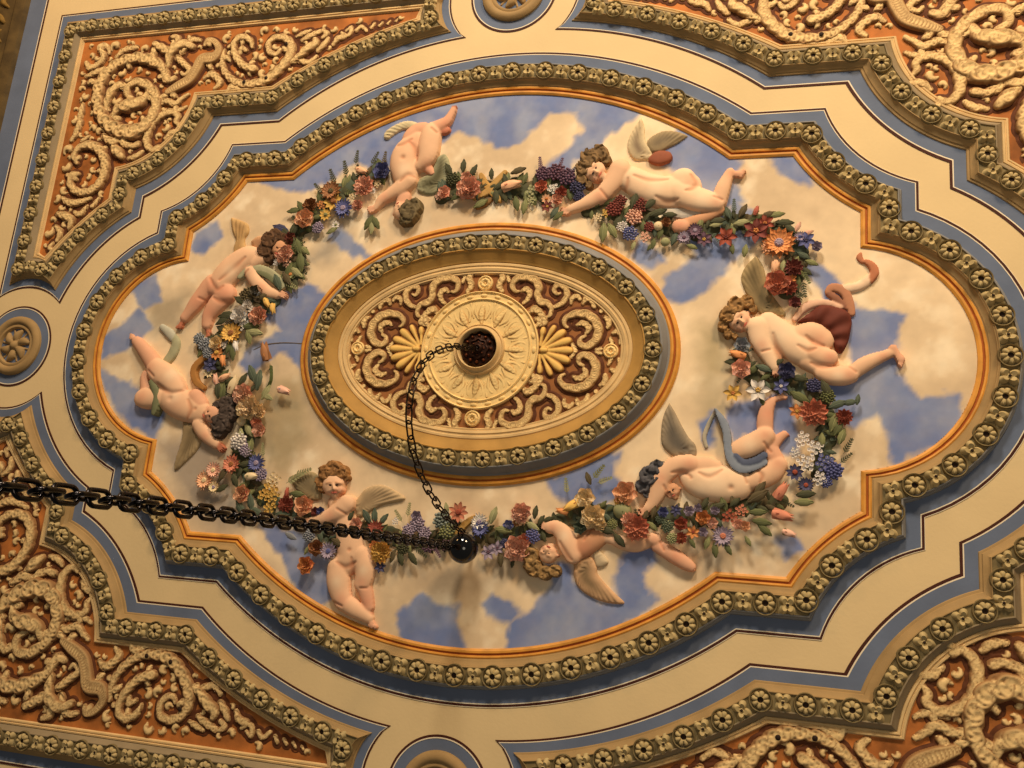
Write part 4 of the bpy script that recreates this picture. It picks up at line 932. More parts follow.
cloth(t, [stroke([(832,286,2.5),(846,287,4.5),(858,285,5),(867,280,5),(872,273,3)], base=.002, k=.5, col=lin((240,206,170))), stroke([(866,260,2.5),(872,264,4),(875,271,4.5),(871,279,3.5)], base=.004, k=.36, p=3, col=lin((192,122,84))), stroke([(861,252,1.6),(860,256,3.2),(863,260,2.4)], base=.002, k=.36, p=3, col=lin((188,120,84)))], name='ribbon', label='pink ribbon curling to the gilt corner')
# 6 -- lower right, on its back
p = [limb([(688,474,10),(698,480,16),(712,483,18.5),(726,484,19),(737,484,16.5)], 'l', .006, .52), limb([(696,466,11),(706,466,10),(716,468,8)], 's', .008, .5),
     limb([(690,464,9.5),(678,465,9.5),(668,471,9.3),(661,480,9)], 's', .014, .55), limb([(660,482,9.5),(657,494,8),(652,504,6),(648,508,5)], 's', .014, .55),
     limb([(739,450,10),(747,447,11.5),(757,442,11.5),(765,436,10)], 's', .014, .55), limb([(765,430,8),(765,420,8.2),(767,409,7),(771,402,5)], 'p', .009),
     limb([(752,482,8),(762,478,10.5),(772,472,11),(778,465,9.5)], 's', .011, .55), limb([(776,460,9),(772,452,8.5),(772,446,7),(779,438,5),(784,434,4)], 'p', .007), limb([(742,480,8),(750,482,7)], 's', .006)]
p += foot(772,400,-22,14,'p',.009)+foot(780,437,-25,9,'r',.006)+hand(649,508,150,10,'p',.014)
p += CV.pop(0)
h = face(673, 492, -120, -.3, 8.0, 'd', .009)
t = cherub('cherub on its back at the lower right, legs wrapped in a grey blue ribbon', p, h)
hair(t, [(650,476,11),(657,468,8.5),(643,486,8),(648,493,5.5),(663,466,5)], lin((74, 72, 74)), base=.008)
wing(t, [(669,402),(675,412),(681,424),(688,436),(695,444),(696,454),(690,459),(679,458),(668,452),(661,442),(661,426),(664,412)], (688,462), 24, lin((100, 92, 80)), lin((164, 146, 118)))
cloth(t, [stroke([(715,410,1.5),(723,422,4),(727,434,4.2),(728,448,4.2),(731,460,4.5),(740,469,5),(752,468,4.5),(764,463,4)], base=.020, k=.36, p=3, col=BLW), stroke([(736,456,2.5),(744,463,3.5),(756,461,4),(764,456,4)], base=.022, k=.36, p=3, col=BLD), stroke([(715,410,1.5),(708,424,2.2),(704,436,2.2),(706,446,2)], base=.002, k=.36, p=3, col=lin((176,166,144)))], name='ribbon', label='grey blue ribbon looped round the legs')
# 7 -- bottom, upside down under the garland
p = [limb([(576,553,8),(582,547,11),(590,541,11.5),(599,537,9)], 'd', .005, .58), limb([(550,527,6.5),(557,528,7.5),(564,535,9),(568,545,10),(573,555,9)], 's', .011, .55),
     limb([(603,536,5.5),(613,539,6),(624,543,7),(636,545,7),(648,541,6.5),(655,538,6)], 's', .006), limb([(652,539,6.5),(655,540,6.5)], 's', .012),
     limb([(657,546,6.5),(666,551,7.4),(676,557,7.8),(685,563,7),(691,567,5)], 'p', .009)]
p += foot(684,561,30,13,'p',.008)+hand(550,527,190,8,'p',.012)
p += CV.pop(0)
h = face(549, 552, 115, .3, 9.2, 's')
t = cherub('cherub hanging head down below the garland at the bottom, leg stretched right', p, h)
hair(t, [(531,556,8.5),(534,568,9),(545,573,7.5),(555,571,6.5),(528,566,5)], lin((138, 108, 66)))
wing(t, [(573,563),(580,558),(590,556),(596,566),(597,574),(605,584),(615,594),(624,603),(615,604),(603,602),(590,597),(578,588),(573,576)], (578,556), 24, lin((136, 112, 80)), lin((214, 170, 126)))
wing(t, [(592,552),(598,549),(604,556),(608,562),(602,567),(595,566)], (588,552), 14, lin((176, 158, 130)), lin((214, 190, 150)))
# 8 -- lower left bottom, upright behind the chain
p = [limb([(333,502,6.5),(338,508,9.5),(342,516,10.5),(346,530,12),(349,545,14),(350,556,14.5),(346,562,13.5)], 's', .004, .55),
     limb([(347,504,9),(340,511,8.8),(330,516,7.2),(320,519,5.6),(312,521,4.2)], 's', .013, .55), limb([(337,568,10),(338,580,11.8),(340,592,10.5),(343,601,9)], 's', .010, .55),
     limb([(345,603,9),(354,609,8.4),(362,614,7),(368,618,5.2)], 's', .008), limb([(360,556,10),(364,566,10.5),(364,576,9.6),(362,584,8.4)], 's', .009, .55), limb([(363,587,7.8),(366,598,6.8),(368,607,5.4)], 'p', .006)]
p += foot(367,615,66,14,'p',.008,-1)+foot(368,606,78,10,'r',.005)+hand(313,520,172,8,'p',.014)
p += CV.pop(0)
h = face(334, 487.5, -90, .62, 11.5, 's')
t = cherub('upright cherub with auburn hair behind the heavy chain at the lower left', p, h)
hair(t, [(326,473,8),(334,469,8.4),(342,472,7),(321,482,5.6),(322,489,4),(347,478,3.2)], lin((140, 100, 58)), base=.0105)
wing(t, [(288,476),(297,472),(308,471),(315,474),(317,484),(320,498),(309,500),(300,494),(292,486)], (322,500), 20, lin((128, 112, 82)), lin((160, 142, 104)))
wing(t, [(352,502),(358,495),(363,489),(372,485),(382,485),(393,490),(404,498),(394,502),(384,504),(374,508),(364,514),(356,517)], (350,512), 22, lin((158, 134, 100)), lin((200, 172, 130)))
# ================================================================ garlands
LIFT[0] = 0.
COL = dict(pk=(230,176,152), rd=(152,62,46), dr=(112,44,42), cr=(236,214,168), yl=(220,174,78), og=(212,132,70), bl=(72,84,150), db=(46,52,96), lv=(150,138,166),
           wh=(230,226,220), pu=(92,64,92), pc=(232,176,134), gb=(120,138,136), br=(140,86,46), co=(208,122,94), bg=(128,138,150), gr=(150,156,110),
           g1=(52,60,38), g2=(82,94,54), g3=(118,126,78), g4=(156,160,112), g5=(74,66,42), g6=(64,84,70))
def petal(L, ang, r0, r1, w, h0, h1, cup, col, ctr=(0, 0), tip=.12, nr=5, nw=4, jag=0., curl=0., pt=False):
    V = []; ca, sa = math.cos(ang), math.sin(ang); cols = []
    for i in range(nr+1):
        s = i/nr; wd = w*math.sin(math.pi*(tip+(1-tip-.06)*s))**.7*(1 if s < .95 else .75)
        if pt: wd = w*math.sin(math.pi*min(1, .16+.62*s))**.8*(1-s**3*.94)
        for j in range(nw+1):
            q = 2*j/nw-1; x = r0+(r1-r0)*s*(1-.10*q*q*s)+(rnd.uniform(-jag, jag) if i == nr else 0); y = q*wd
            h = h0+(h1-h0)*s+cup*q*q+curl*math.sin(s*math.pi)
            V.append((ctr[0]+x*ca-y*sa, ctr[1]+x*sa+y*ca, max(h, .0)))
    F_ = [(i*(nw+1)+j, (i+1)*(nw+1)+j, (i+1)*(nw+1)+j+1, i*(nw+1)+j+1) for i in range(nr) for j in range(nw)]
    f = rnd.uniform(.86, 1.14); L.add(V, F_, 0, tuple(min(1, c*f) for c in col))
COL = {k: tuple(.80*a+.20*b for a, b in zip(v, (176, 146, 108))) for k, v in COL.items()}
R0 = .03
_fl = {}
def flower_mesh(kind, ck, c2=None):
    key = (kind, ck, c2)
    if key in _fl: return _fl[key]
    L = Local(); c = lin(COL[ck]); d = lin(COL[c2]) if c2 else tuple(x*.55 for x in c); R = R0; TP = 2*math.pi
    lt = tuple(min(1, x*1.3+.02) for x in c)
    if kind in ('rose', 'peony', 'carnation'):
        dome(L, 0, 0, R*.72, R*.30, 14, 4, 0, 0, 1, d)
        rings = {'rose': ((6, .30, 1.0, .40, .05, .34, .16), (5, .20, .76, .34, .22, .50, .22), (4, .08, .50, .26, .34, .60, .24), (3, .02, .28, .16, .45, .62, .2)),
                 'peony': ((8, .30, 1.02, .34, .04, .30, .14), (8, .24, .84, .28, .16, .44, .18), (7, .14, .62, .24, .28, .55, .2), (6, .05, .40, .18, .38, .60, .2)),
                 'carnation': ((12, .35, 1.0, .22, .04, .28, .1), (11, .25, .82, .20, .16, .40, .1), (9, .16, .62, .18, .26, .50, .1), (7, .06, .42, .15, .36, .56, .1), (4, 0, .24, .12, .44, .60, .1))}[kind]
        for k, (n, r0, r1, w, h0, h1, cu) in enumerate(rings):
            for i in range(n):
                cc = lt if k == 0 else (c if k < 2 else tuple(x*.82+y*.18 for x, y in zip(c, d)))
                petal(L, TP*(i+.5*(k % 2))/n+rnd.uniform(-.12, .12), R*r0, R*r1*rnd.uniform(.92, 1.06), R*w, R*h0, R*h1, R*cu, cc, jag=R*.05 if kind == 'carnation' else 0)
    elif kind in ('daisy', 'dahlia', 'aster'):
        n = {'daisy': 9, 'dahlia': 14, 'aster': 16}[kind]; w = {'daisy': .22, 'dahlia': .17, 'aster': .13}[kind]
        for k in range(2 if kind != 'daisy' else 1):
            for i in range(n): petal(L, TP*(i+.5*k)/n+rnd.uniform(-.08, .08), R*.18, R*(1-.24*k)*rnd.uniform(.9, 1.06), R*w, R*(.1+.1*k), R*(.22+.16*k), R*.05, c if k == 0 else lt, nw=3)
        dome(L, 0, 0, R*.30, R*.26, 12, 3, R*.14, 0, 1, d)
        for i in range(8): dome(L, R*.16*math.cos(TP*i/8), R*.16*math.sin(TP*i/8), R*.06, R*.07, 6, 2, R*.34, 0, 1, tuple(min(1, x*1.4) for x in d))
    elif kind == 'star':                                # few broad pointed petals
        for i in range(6): petal(L, TP*i/6, R*.05, R*rnd.uniform(.9, 1.05), R*.26, R*.10, R*.20, R*.12, c, curl=R*.1)
        for i in range(5): dome(L, R*.12*math.cos(TP*i/5), R*.12*math.sin(TP*i/5), R*.10, R*.14, 7, 2, R*.24, 0, 1, d)
    elif kind in ('tulip', 'bud'):
        for a, y, w, h in ((.30, .0, .40, .10), (-.30, .0, .40, .10), (.15, .20, .36, .20), (-.15, -.20, .36, .22), (0, 0, .36, .34)):
            petal(L, a, -R*.78, R*rnd.uniform(.88, 1.05), R*w, R*h, R*(h+.05), -R*.10, c if h < .3 else lt, ctr=(0, R*y*.4), nr=10, tip=.10, curl=R*.16, pt=True)
        petal(L, 0, -R*.5, R*.7, R*.06, R*.50, R*.44, 0, d, nr=5, nw=2)
        if kind == 'bud':
            for s in (-1, 1): petal(L, .5*s, -R*.75, -R*.1, R*.16, R*.2, R*.3, 0, lin(COL['g2']))
    elif kind == 'cluster':
        dome(L, 0, 0, R*.78, R*.26, 14, 3, 0, 0, 1, d)
        for i in range(30):
            rr = R*.86*math.sqrt((i+.5)/30); a = i*2.39996; x, y = rr*math.cos(a), rr*math.sin(a); hz = R*.34*(1-(rr/R)**2)
            f = rnd.uniform(.75, 1.35); cc = tuple(min(1, v*f) for v in c)
            dome(L, x, y, R*.15, R*.17, 8, 3, hz, 0, 1, cc); 
            if i % 3 == 0: dome(L, x, y, R*.04, R*.03, 6, 2, hz+R*.16, 0, 1, d)
    elif kind == 'florets':
        for i in range(11):
            rr = R*.80*math.sqrt((i+.3)/11); a = i*2.39996; x, y = rr*math.cos(a), rr*math.sin(a); hz = R*.30*(1-(rr/R)**2)+R*.05
            for k in range(5): petal(L, TP*k/5+i, R*.02, R*.24, R*.11, hz, hz+R*.06, R*.02, c, ctr=(x, y), nr=3, nw=2)
            dome(L, x, y, R*.05, R*.05, 7, 2, hz+R*.03, 0, 1, d)
    elif kind == 'fruit':
        dome(L, 0, 0, R*.95, R*.75, 22, 6, 0, 0, 1, c); dome(L, R*.2, -R*.1, R*.10, R*.05, 8, 2, R*.70, 0, 1, d)
    elif kind == 'leaf':
        for s in (-1, 1):
            V = []; n = 9
            for i in range(n+1):
                t = i/n; x = R*(2*t-.0)-R; w = R*.42*math.sin(math.pi*min(1, t*.96+.03))**.8*(1+.10*math.sin(t*22)); h = R*(.16+.14*math.sin(math.pi*t))
                V += [(x, 0, h), (x, s*w*.5, h+R*.05), (x, s*w, h-R*.10)]
            F_ = [(3*i+j, 3*i+3+j, 3*i+4+j, 3*i+1+j) for i in range(n) for j in range(2)]
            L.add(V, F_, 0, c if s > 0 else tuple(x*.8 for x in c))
        petal(L, 0, -R, R*.7, R*.035, R*.2, R*.24, 0, lt, nw=2, curl=R*.13)
    elif kind == 'frond':
        petal(L, 0, -R, R, R*.04, R*.1, R*.14, 0, d, nw=2)
        for i in range(6):
            x = -R*.7+R*.3*i
            for s in (-1, 1): petal(L, s*.8, 0, R*(.55-.05*i), R*.09, R*.1, R*.16, 0, c, ctr=(x, 0), nr=4, nw=2)
        petal(L, 0, R*.7, R*1.15, R*.09, R*.1, R*.16, 0, c, nr=4, nw=2)
    me = L.data({'tulip': 'tulip', 'bud': 'flower_bud', 'leaf': 'leaf', 'frond': 'leafy_sprig', 'fruit': 'fruit', 'florets': 'small_blossoms', 'cluster': 'blossom_cluster'}.get(kind, kind), [VAR], cols=True, ang=70)
    _fl[key] = me; return me
def garland(label, path, flowers, base=.010, nleaf=34, width=11, green=('g1', 'g1', 'g1', 'g2', 'g2', 'g3', 'g5', 'g6'), extra=(), ribbons=()):
    c = U(*path[len(path)//2]); t = thing('flower_garland', label, 'garland', (c[0], c[1], 0), 'swags of the flower garland running round the sky')
    LIFT[0] = .006
    pts = catmull([(x, y, 0) for x, y in path], 6); st = []
    for i, (x, y, _) in enumerate(pts):
        st.append(stroke([(x+rnd.uniform(-3, 3), y+rnd.uniform(-3, 3), width*rnd.uniform(.50, .80))]*2, base=.0015, k=.28, col=lin(COL[rnd.choice(('g1', 'g5', 'g1', 'g6'))]), smooth=False))
    if st: relief('foliage_core', st, VAR, t, res=.0032, h0=.0013, colored=True, blur=1, cblur=1)
    def place(kind, ck, c2, x, y, r, ang, h):
        u, v = U(x, y, h+.006); sc = r*loc_scale(x, y)/R0
        a = math.radians(ang); p2 = U(x+3*math.cos(a), y+3*math.sin(a), h+.006)
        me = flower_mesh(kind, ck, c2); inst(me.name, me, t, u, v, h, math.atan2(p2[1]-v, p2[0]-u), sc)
    n = len(pts)
    nleaf = int(nleaf*1.5)
    for i in range(nleaf):
        x, y, _ = pts[min(int(i/nleaf*n), n-1)]; x2, y2, _ = pts[min(int(i/nleaf*n)+1, n-1)]; x1, y1, _ = pts[max(int(i/nleaf*n)-1, 0)]
        ta = math.degrees(math.atan2(y2-y1, x2-x1)); s = 1 if i % 2 else -1
        a = ta+s*rnd.uniform(30, 100); off = width*rnd.uniform(.45, .95)
        place('leaf' if i % 5 else 'frond', rnd.choice(green), None, x+off*math.cos(math.radians(a)), y+off*math.sin(math.radians(a)), rnd.uniform(4.5, 8.5), a, base-.006+rnd.uniform(0, .003))
    for e in extra: place(e[3], e[4], None, e[0], e[1], e[2], e[5], base+.001)
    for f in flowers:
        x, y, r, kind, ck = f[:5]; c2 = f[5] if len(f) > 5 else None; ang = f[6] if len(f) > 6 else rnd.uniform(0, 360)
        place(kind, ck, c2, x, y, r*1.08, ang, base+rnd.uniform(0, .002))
    for pts_, col in ribbons: relief('ribbon', [stroke([(x, y, r*.8) for x, y, r in pts_], base=base-.004, k=.3, col=lin(tuple(c*.92 for c in col)), p=3, gut=.25)], VAR, t, res=.002, h0=.0013, colored=True)
    LIFT[0] = 0.
    return t
garland('flower swag with a sunflower and blue aster, between the left cherub and the diving one',
 [(284,262),(298,232),(315,212),(338,193),(362,178),(382,172)],
 [(305,219,9.5,'rose','pc'),(310,205,7,'peony','br'),(317,227,6,'cluster','lv','bl'),(331,191,10,'dahlia','br','g5'),(333,201,9,'daisy','yl','br'),(343,208,9.5,'aster','bl','lv'),(325,214,6,'daisy','yl','g3'),(321,204,5,'florets','og'),(357,205,5.5,'peony','pk','rd'),
  (364,186,10,'carnation','pk','co'),(361,170,7,'tulip','pc','co',20),(382,171,8.5,'rose','bl','db'),(335,224,4,'daisy','wh','g3'),(352,196,4.5,'florets','cr'),(377,183,4,'florets','cr'),(287,242,6,'leaf','g1',None,-60),(285,254,9,'rose','pk'),(296,247,7,'cluster','g2'),(372,190,3.5,'daisy','wh')],
 extra=[(300,206,7,'leaf','g2',-120),(293,210,7,'leaf','g2',170),(345,168,8,'frond','g1',-100),(356,157,7,'frond','g1',-80),(374,158,7,'frond','g1',-60),(384,158,7,'frond','g5',-80),(332,176,8,'frond','g1',-110),(318,188,7,'frond','g1',-130),(331,230,6,'leaf','g3',150),(368,222,8,'leaf','g2',120),(375,222,8,'leaf','g2',60),(371,227,7,'leaf','g4',95)], nleaf=26)
garland('flower swag tied with a yellow ribbon at the top, left of the purple lilac',
 [(440,196),(456,186),(475,188),(495,190),(515,186),(535,190),(556,186),(576,186)],
 [(469,189,12,'peony','pk','co'),(466,177,5.5,'rose','pk'),(444,192,6.5,'rose','pk','co'),(438,196,4,'florets','pk'),(511,185,11,'tulip','pc','co',-10),(541,186,6.5,'rose','co','rd'),(553,188,6,'florets','wh','g3'),(561,192,6,'rose','rd','dr'),(547,206,6,'star','dr','yl'),(557,199,6,'rose','pk','co'),(546,198,5,'daisy','pc','og'),
  (543,173,8,'cluster','pu','db'),(556,171,9,'cluster','pu','dr'),(567,176,9,'cluster','pu','db'),(577,186,8,'cluster','db','g1'),(579,196,6,'cluster','db','bl'),(532,190,7,'florets','gr','wh'),(531,200,5,'florets','g4','wh'),(452,178,7,'cluster','g1','g2'),(456,196,6,'leaf','g2',None,150)],
 extra=[(463,165,7,'leaf','g1',-85),(473,170,7,'leaf','g1',-60),(448,168,7,'leaf','g1',-120),(491,173,6,'leaf','g1',-90),(554,212,7,'leaf','g6',125),(558,215,7,'leaf','g2',140),(524,206,8,'leaf','g3',100),(516,203,8,'leaf','g2',80),(480,203,8,'leaf','g3',150),(540,163,7,'frond','pu',-95),(560,164,7,'frond','pu',-70),(572,170,6,'frond','db',-50),(518,170,8,'leaf','g5',-20)],
 ribbons=[([(481,175,3),(487,186,4.5),(496,196,4.5),(500,201,2)],(206,160,86)),([(505,172,3),(497,181,4.5),(487,192,4.5),(474,198,2.5)],(206,162,92)),([(490,200,3),(484,204,4),(477,207,3)],(150,110,62))], nleaf=30)
garland('flower swag with grapes and a peach beneath the upper right cherub',
 [(590,208),(606,208),(624,216),(645,220),(666,226),(690,232),(712,228)],
 [(598,216,5,'florets','cr','g3'),(606,212,5,'florets','yl','g3'),(614,208,8.5,'cluster','dr','rd'),(620,200,6.5,'cluster','dr','g1'),(634,216,9,'cluster','pk','rd'),(622,226,6,'cluster','wh','lv'),(630,233,8,'cluster','bl','wh'),(645,236,6,'florets','pk','co'),(649,226,5.5,'cluster','dr','rd'),(640,205,8,'cluster','dr','g1'),(658,225,4.5,'fruit','cr','br'),
  (666,222,5,'rose','br','dr'),(665,241,4.5,'fruit','gr','g2'),(684,237,7,'aster','lv','pu'),(695,230,8,'aster','pu','lv'),(704,239,8,'star','pu','yl'),(716,224,6,'leaf','g4',None,-10)],
 extra=[(603,232,10,'leaf','g3',95),(612,230,9,'leaf','g3',60),(634,200,9,'leaf','g1',-70),(650,203,9,'leaf','g1',-40),(658,212,9,'leaf','g1',-20),(653,243,6,'leaf','g2',100),(650,246,5,'leaf','g2',130),(692,246,6,'leaf','g3',20),(718,220,8,'leaf','g1',-10),(633,245,5,'leaf','g4',110),(670,214,7,'leaf','g1',0)], nleaf=24, base=.012)
garland('flower swag of red daisies and an orange dahlia above the right cherub\'s wing',
 [(726,222),(745,220),(765,226),(784,236),(798,252),(798,270),(789,288)],
 [(726,237,10.5,'star','rd','dr'),(756,231,13,'star','dr','og'),(765,223,9,'star','rd','og'),(756,210,5.5,'bud','rd','dr',-70),(779,243,16,'dahlia','og','lv'),(770,246,9,'dahlia','pc','og'),(806,240,9,'star','bl','db'),(800,236,6,'aster','lv','bl'),(817,246,5.5,'rose','lv','pu'),(794,267,9,'carnation','dr','rd'),(775,266,8,'tulip','pc','pk',100),
  (777,284,13,'rose','co','rd'),(789,287,8,'carnation','rd','dr'),(792,278,5,'star','og'),(742,222,8,'leaf','g4',None,-10),(783,265,6,'leaf','g4',None,100),(795,302,6,'rose','dr','pu')],
 extra=[(734,205,7,'frond','g6',-90),(728,212,7,'leaf','g6',-110),(743,210,8,'leaf','g5',-60),(768,214,8,'leaf','g5',-20),(777,214,8,'leaf','g3',-10),(785,222,9,'leaf','g1',0),(790,228,8,'leaf','g1',40),(732,248,6,'leaf','g2',80),(745,250,7,'leaf','g3',100),(808,232,6,'leaf','pk',-20),(798,226,6,'leaf','pk',-60),(806,276,8,'frond','g2',60),(804,288,9,'frond','g1',80),(800,298,9,'frond','g1',100),(812,262,7,'leaf','g3',20)], nleaf=28, base=.012)
garland('flower swag with white narcissus and blue florets at the right, below the flying cherub',
 [(740,352),(744,372),(770,382),(792,384),(812,394),(824,412),(826,435),(824,458),(818,474)],
 [(738,354,9.5,'tulip','og','br',190),(742,345,8,'rose','bg','lv'),(741,369,10,'rose','pk','co'),(758,390,12,'star','wh','yl'),(733,393,9,'star','yl','og'),(764,368,8,'leaf','g6',None,20),(787,371,9,'rose','db','bl'),(781,386,8,'star','bl','wh'),(814,385,8,'cluster','db','bl'),(798,378,7,'leaf','g6',None,10),
  (814,413,14,'carnation','co','rd'),(797,411,8,'star','og','yl'),(844,417,8.5,'carnation','rd','dr'),(828,396,8,'cluster','g2','g1'),(838,404,9,'leaf','g6',None,-20),(834,422,10,'leaf','g3',None,110),
  (803,439,9,'florets','wh','og'),(815,448,9,'florets','wh','lv'),(806,462,10,'florets','wh','lv'),(795,452,6,'florets','wh','g2'),(824,462,10,'florets','bl','wh'),(834,470,10,'cluster','bl','db'),(820,478,8,'florets','wh','bl'),(795,472,8.5,'daisy','db','rd'),(806,485,8.5,'aster','db','rd'),(826,481,7,'cluster','bl','db')],
 extra=[(800,397,11,'leaf','g2',30),(826,388,10,'leaf','g1',60),(850,402,8,'leaf','g6',-10),(858,399,6,'leaf','g6',-80),(800,378,9,'leaf','g1',10),(842,436,9,'leaf','g3',-70),(848,446,9,'frond','g1',-60),(846,458,8,'frond','g1',-40),(822,440,8,'leaf','g3',90),(762,400,6,'leaf','g2',70),(838,428,9,'leaf','g2',120),(778,362,7,'leaf','g1',-30)], nleaf=26, base=.013, width=10,
 green=('g1','g6','g1','g2','g6'))
garland('flower swag of striped tulips, lilac daisy and red carnation under the lower right cherub',
 [(636,524),(660,518),(685,516),(710,518),(735,508),(760,505),(785,500)],
 [(781,491,11,'tulip','co','rd',-55),(782,515,12,'tulip','co','rd',15),(789,533,8,'bud','pk','rd',20),(723,536,11,'aster','lv','co'),(741,510,7,'florets','co','rd'),(729,516,8,'florets','rd','og'),(738,524,6,'rose','pk','co'),(745,526,5.5,'rose','pc','og'),(703,518,7.5,'rose','og','br'),(689,511,5.5,'rose','lv','pu'),(698,508,4.5,'rose','lv'),(712,523,6,'rose','pk','lv'),
  (681,524,7,'rose','rd','og'),(693,532,7,'star','og','rd'),(681,538,6,'carnation','rd','og'),(703,532,5,'rose','lv','pu'),(667,526,7,'cluster','g6','g4'),(672,538,6,'cluster','gr','g3'),(637,528,13,'carnation','co','rd'),(629,520,8,'carnation','pk','co'),(676,510,6.5,'star','db','bl'),(663,512,5.5,'rose','bl','db'),(660,519,5,'cluster','g6','g1'),(715,510,5,'rose','lv','pu')],
 extra=[(692,543,6,'leaf','g2',60),(715,550,8,'leaf','g2',85),(728,549,7,'leaf','g2',60),(707,543,7,'leaf','g3',110),(705,503,7,'leaf','g1',-60),(718,506,8,'leaf','g1',-20),(735,502,7,'leaf','g1',-40),(758,512,9,'leaf','g2',0),(762,522,10,'leaf','g2',10),(765,530,9,'leaf','g2',40),(758,496,12,'leaf','g5',-30),(804,502,10,'leaf','g3',0),(806,494,10,'leaf','g1',-5),(748,541,6,'leaf','g3',60),(760,488,9,'leaf','g5',-50)], nleaf=24, base=.022, width=10)
garland('flower swag with a cream peony at the bottom, right of the black ball',
 [(478,530),(495,538),(515,536),(535,532),(555,528),(578,515),(600,512),(622,518)],
 [(593,517,12.5,'peony','cr','yl'),(585,498,10,'rose','cr','yl'),(600,525,7,'peony','cr','yl'),(622,510,9,'fruit','gr','g2'),(625,493,12,'rose','pc','og'),(621,502,7,'peony','yl','og'),(572,505,10,'tulip','yl','og',150),(562,511,7,'tulip','og','yl',190),(578,500,7,'leaf','yl',None,-60),(521,513,10,'peony','pk','co'),(517,549,13,'peony','pk','rd'),(524,540,7,'rose','co','rd'),
  (508,525,5.5,'rose','bl','wh'),(532,536,8,'cluster','bl','lv'),(479,522,9,'aster','wh','lv'),(480,528,9,'aster','bl','db'),(488,552,8,'star','lv','pu'),(497,548,7,'star','lv','pu'),(516,522,4.5,'daisy','br','cr'),(580,527,7,'rose','g6','g1'),(612,524,6,'cluster','g3','g4'),(504,543,5,'cluster','db','bl')],
 extra=[(566,486,8,'frond','g4',-95),(588,478,7,'leaf','g5',-110),(598,472,9,'frond','g3',-50),(604,480,8,'frond','g4',-20),(493,515,9,'leaf','g4',-70),(503,530,9,'leaf','g3',10),(535,512,7,'leaf','g1',-80),(541,520,6,'leaf','g1',-60),(500,560,7,'leaf','g5',90),(512,563,5,'leaf','g1',100),(619,540,9,'leaf','g1',50),(606,530,9,'leaf','g1',20),(548,519,6,'leaf','g1',-20),(532,526,8,'leaf','g4',30)], nleaf=26, base=.013)
garland('flower swag with hydrangea and lilac at the bottom, left of the black ball',
 [(358,528),(378,534),(400,540),(422,540),(442,538),(458,530)],
 [(442,520,10,'cluster','gb','g2'),(446,530,9,'cluster','g3','gb'),(417,524,8,'cluster','lv','pu'),(416,516,5.5,'rose','lv','pu'),(424,533,7,'cluster','lv','pu'),(408,530,7,'cluster','lv','pu'),(458,512,9.5,'daisy','co','rd'),(375,529,9,'aster','rd','dr'),(356,524,6.5,'rose','pk','co'),(381,552,11,'carnation','yl','br'),(375,546,6,'carnation','og','br'),(380,567,6,'star','db','pu'),
  (402,548,7,'cluster','g1','g5'),(428,546,7,'cluster','pu','g1'),(345,524,4.5,'daisy','wh','g3'),(445,545,6,'cluster','pu','g1'),(395,521,4,'florets','wh','g3')],
 extra=[(366,516,8,'leaf','g6',-120),(374,516,8,'leaf','g6',-90),(383,519,7,'leaf','g6',-50),(398,516,7,'frond','g4',-120),(408,510,7,'frond','g4',-80),(400,558,8,'leaf','g1',80),(412,558,8,'leaf','g1',60),(420,552,8,'frond','g1',40),(436,551,7,'frond','pu',60),(392,556,7,'leaf','g5',110),(446,508,6,'leaf','g4',-100),(350,516,6,'leaf','g1',-60)],
 ribbons=[([(477,516,2.5),(469,521,4),(461,529,4.5),(456,536,3)],(204,158,84))], nleaf=24, base=.013)
garland('flower swag with a peach rose and yellow stock beside the auburn-haired cherub, above the chain',
 [(236,462),(246,474),(254,490),(266,500),(284,506),(302,512),(318,530),(336,545)],
 [(304,506,10,'rose','pc','co'),(286,504,8,'carnation','rd','dr'),(286,492,5,'bud','rd','dr',-80),(273,480,8,'florets','cr','yl'),(270,487,8,'florets','yl','og'),(264,494,7,'florets','yl','og'),(273,496,8,'florets','yl','br'),(269,507,7,'florets','yl','br'),(256,463,9,'aster','bl','lv'),(260,474,7,'cluster','lv','bl'),(242,494,8.5,'rose','pc','rd'),(231,464,9,'dahlia','co','br'),
  (251,476,8,'tulip','cr','g3',0),(328,551,9,'aster','lv','bl'),(316,548,8,'rose','br','dr'),(306,565,8.5,'rose','og','rd'),(338,543,8,'leaf','g5',None,30),(320,511,4.5,'rose','bl'),(308,535,7,'cluster','bg','bl'),(204,480,9,'aster','pc','cr'),(213,470,8,'aster','pk','cr'),(213,487,6,'aster','cr','lv'),(346,540,6,'leaf','g5',None,20),(315,512,5,'rose','dr','rd')],
 extra=[(294,478,10,'frond','g4',-30),(302,472,9,'frond','g4',-20),(297,494,8,'leaf','g2',10),(240,508,9,'leaf','g6',60),(256,512,9,'leaf','g6',30),(250,502,9,'leaf','g6',80),(282,514,8,'leaf','g6',0),(222,474,8,'leaf','g5',120),(221,488,7,'leaf','g1',150),(290,536,7,'leaf','bg',30),(306,550,5,'leaf','g3',-60),(234,480,8,'leaf','g1',70)], nleaf=26, base=.013, width=9)
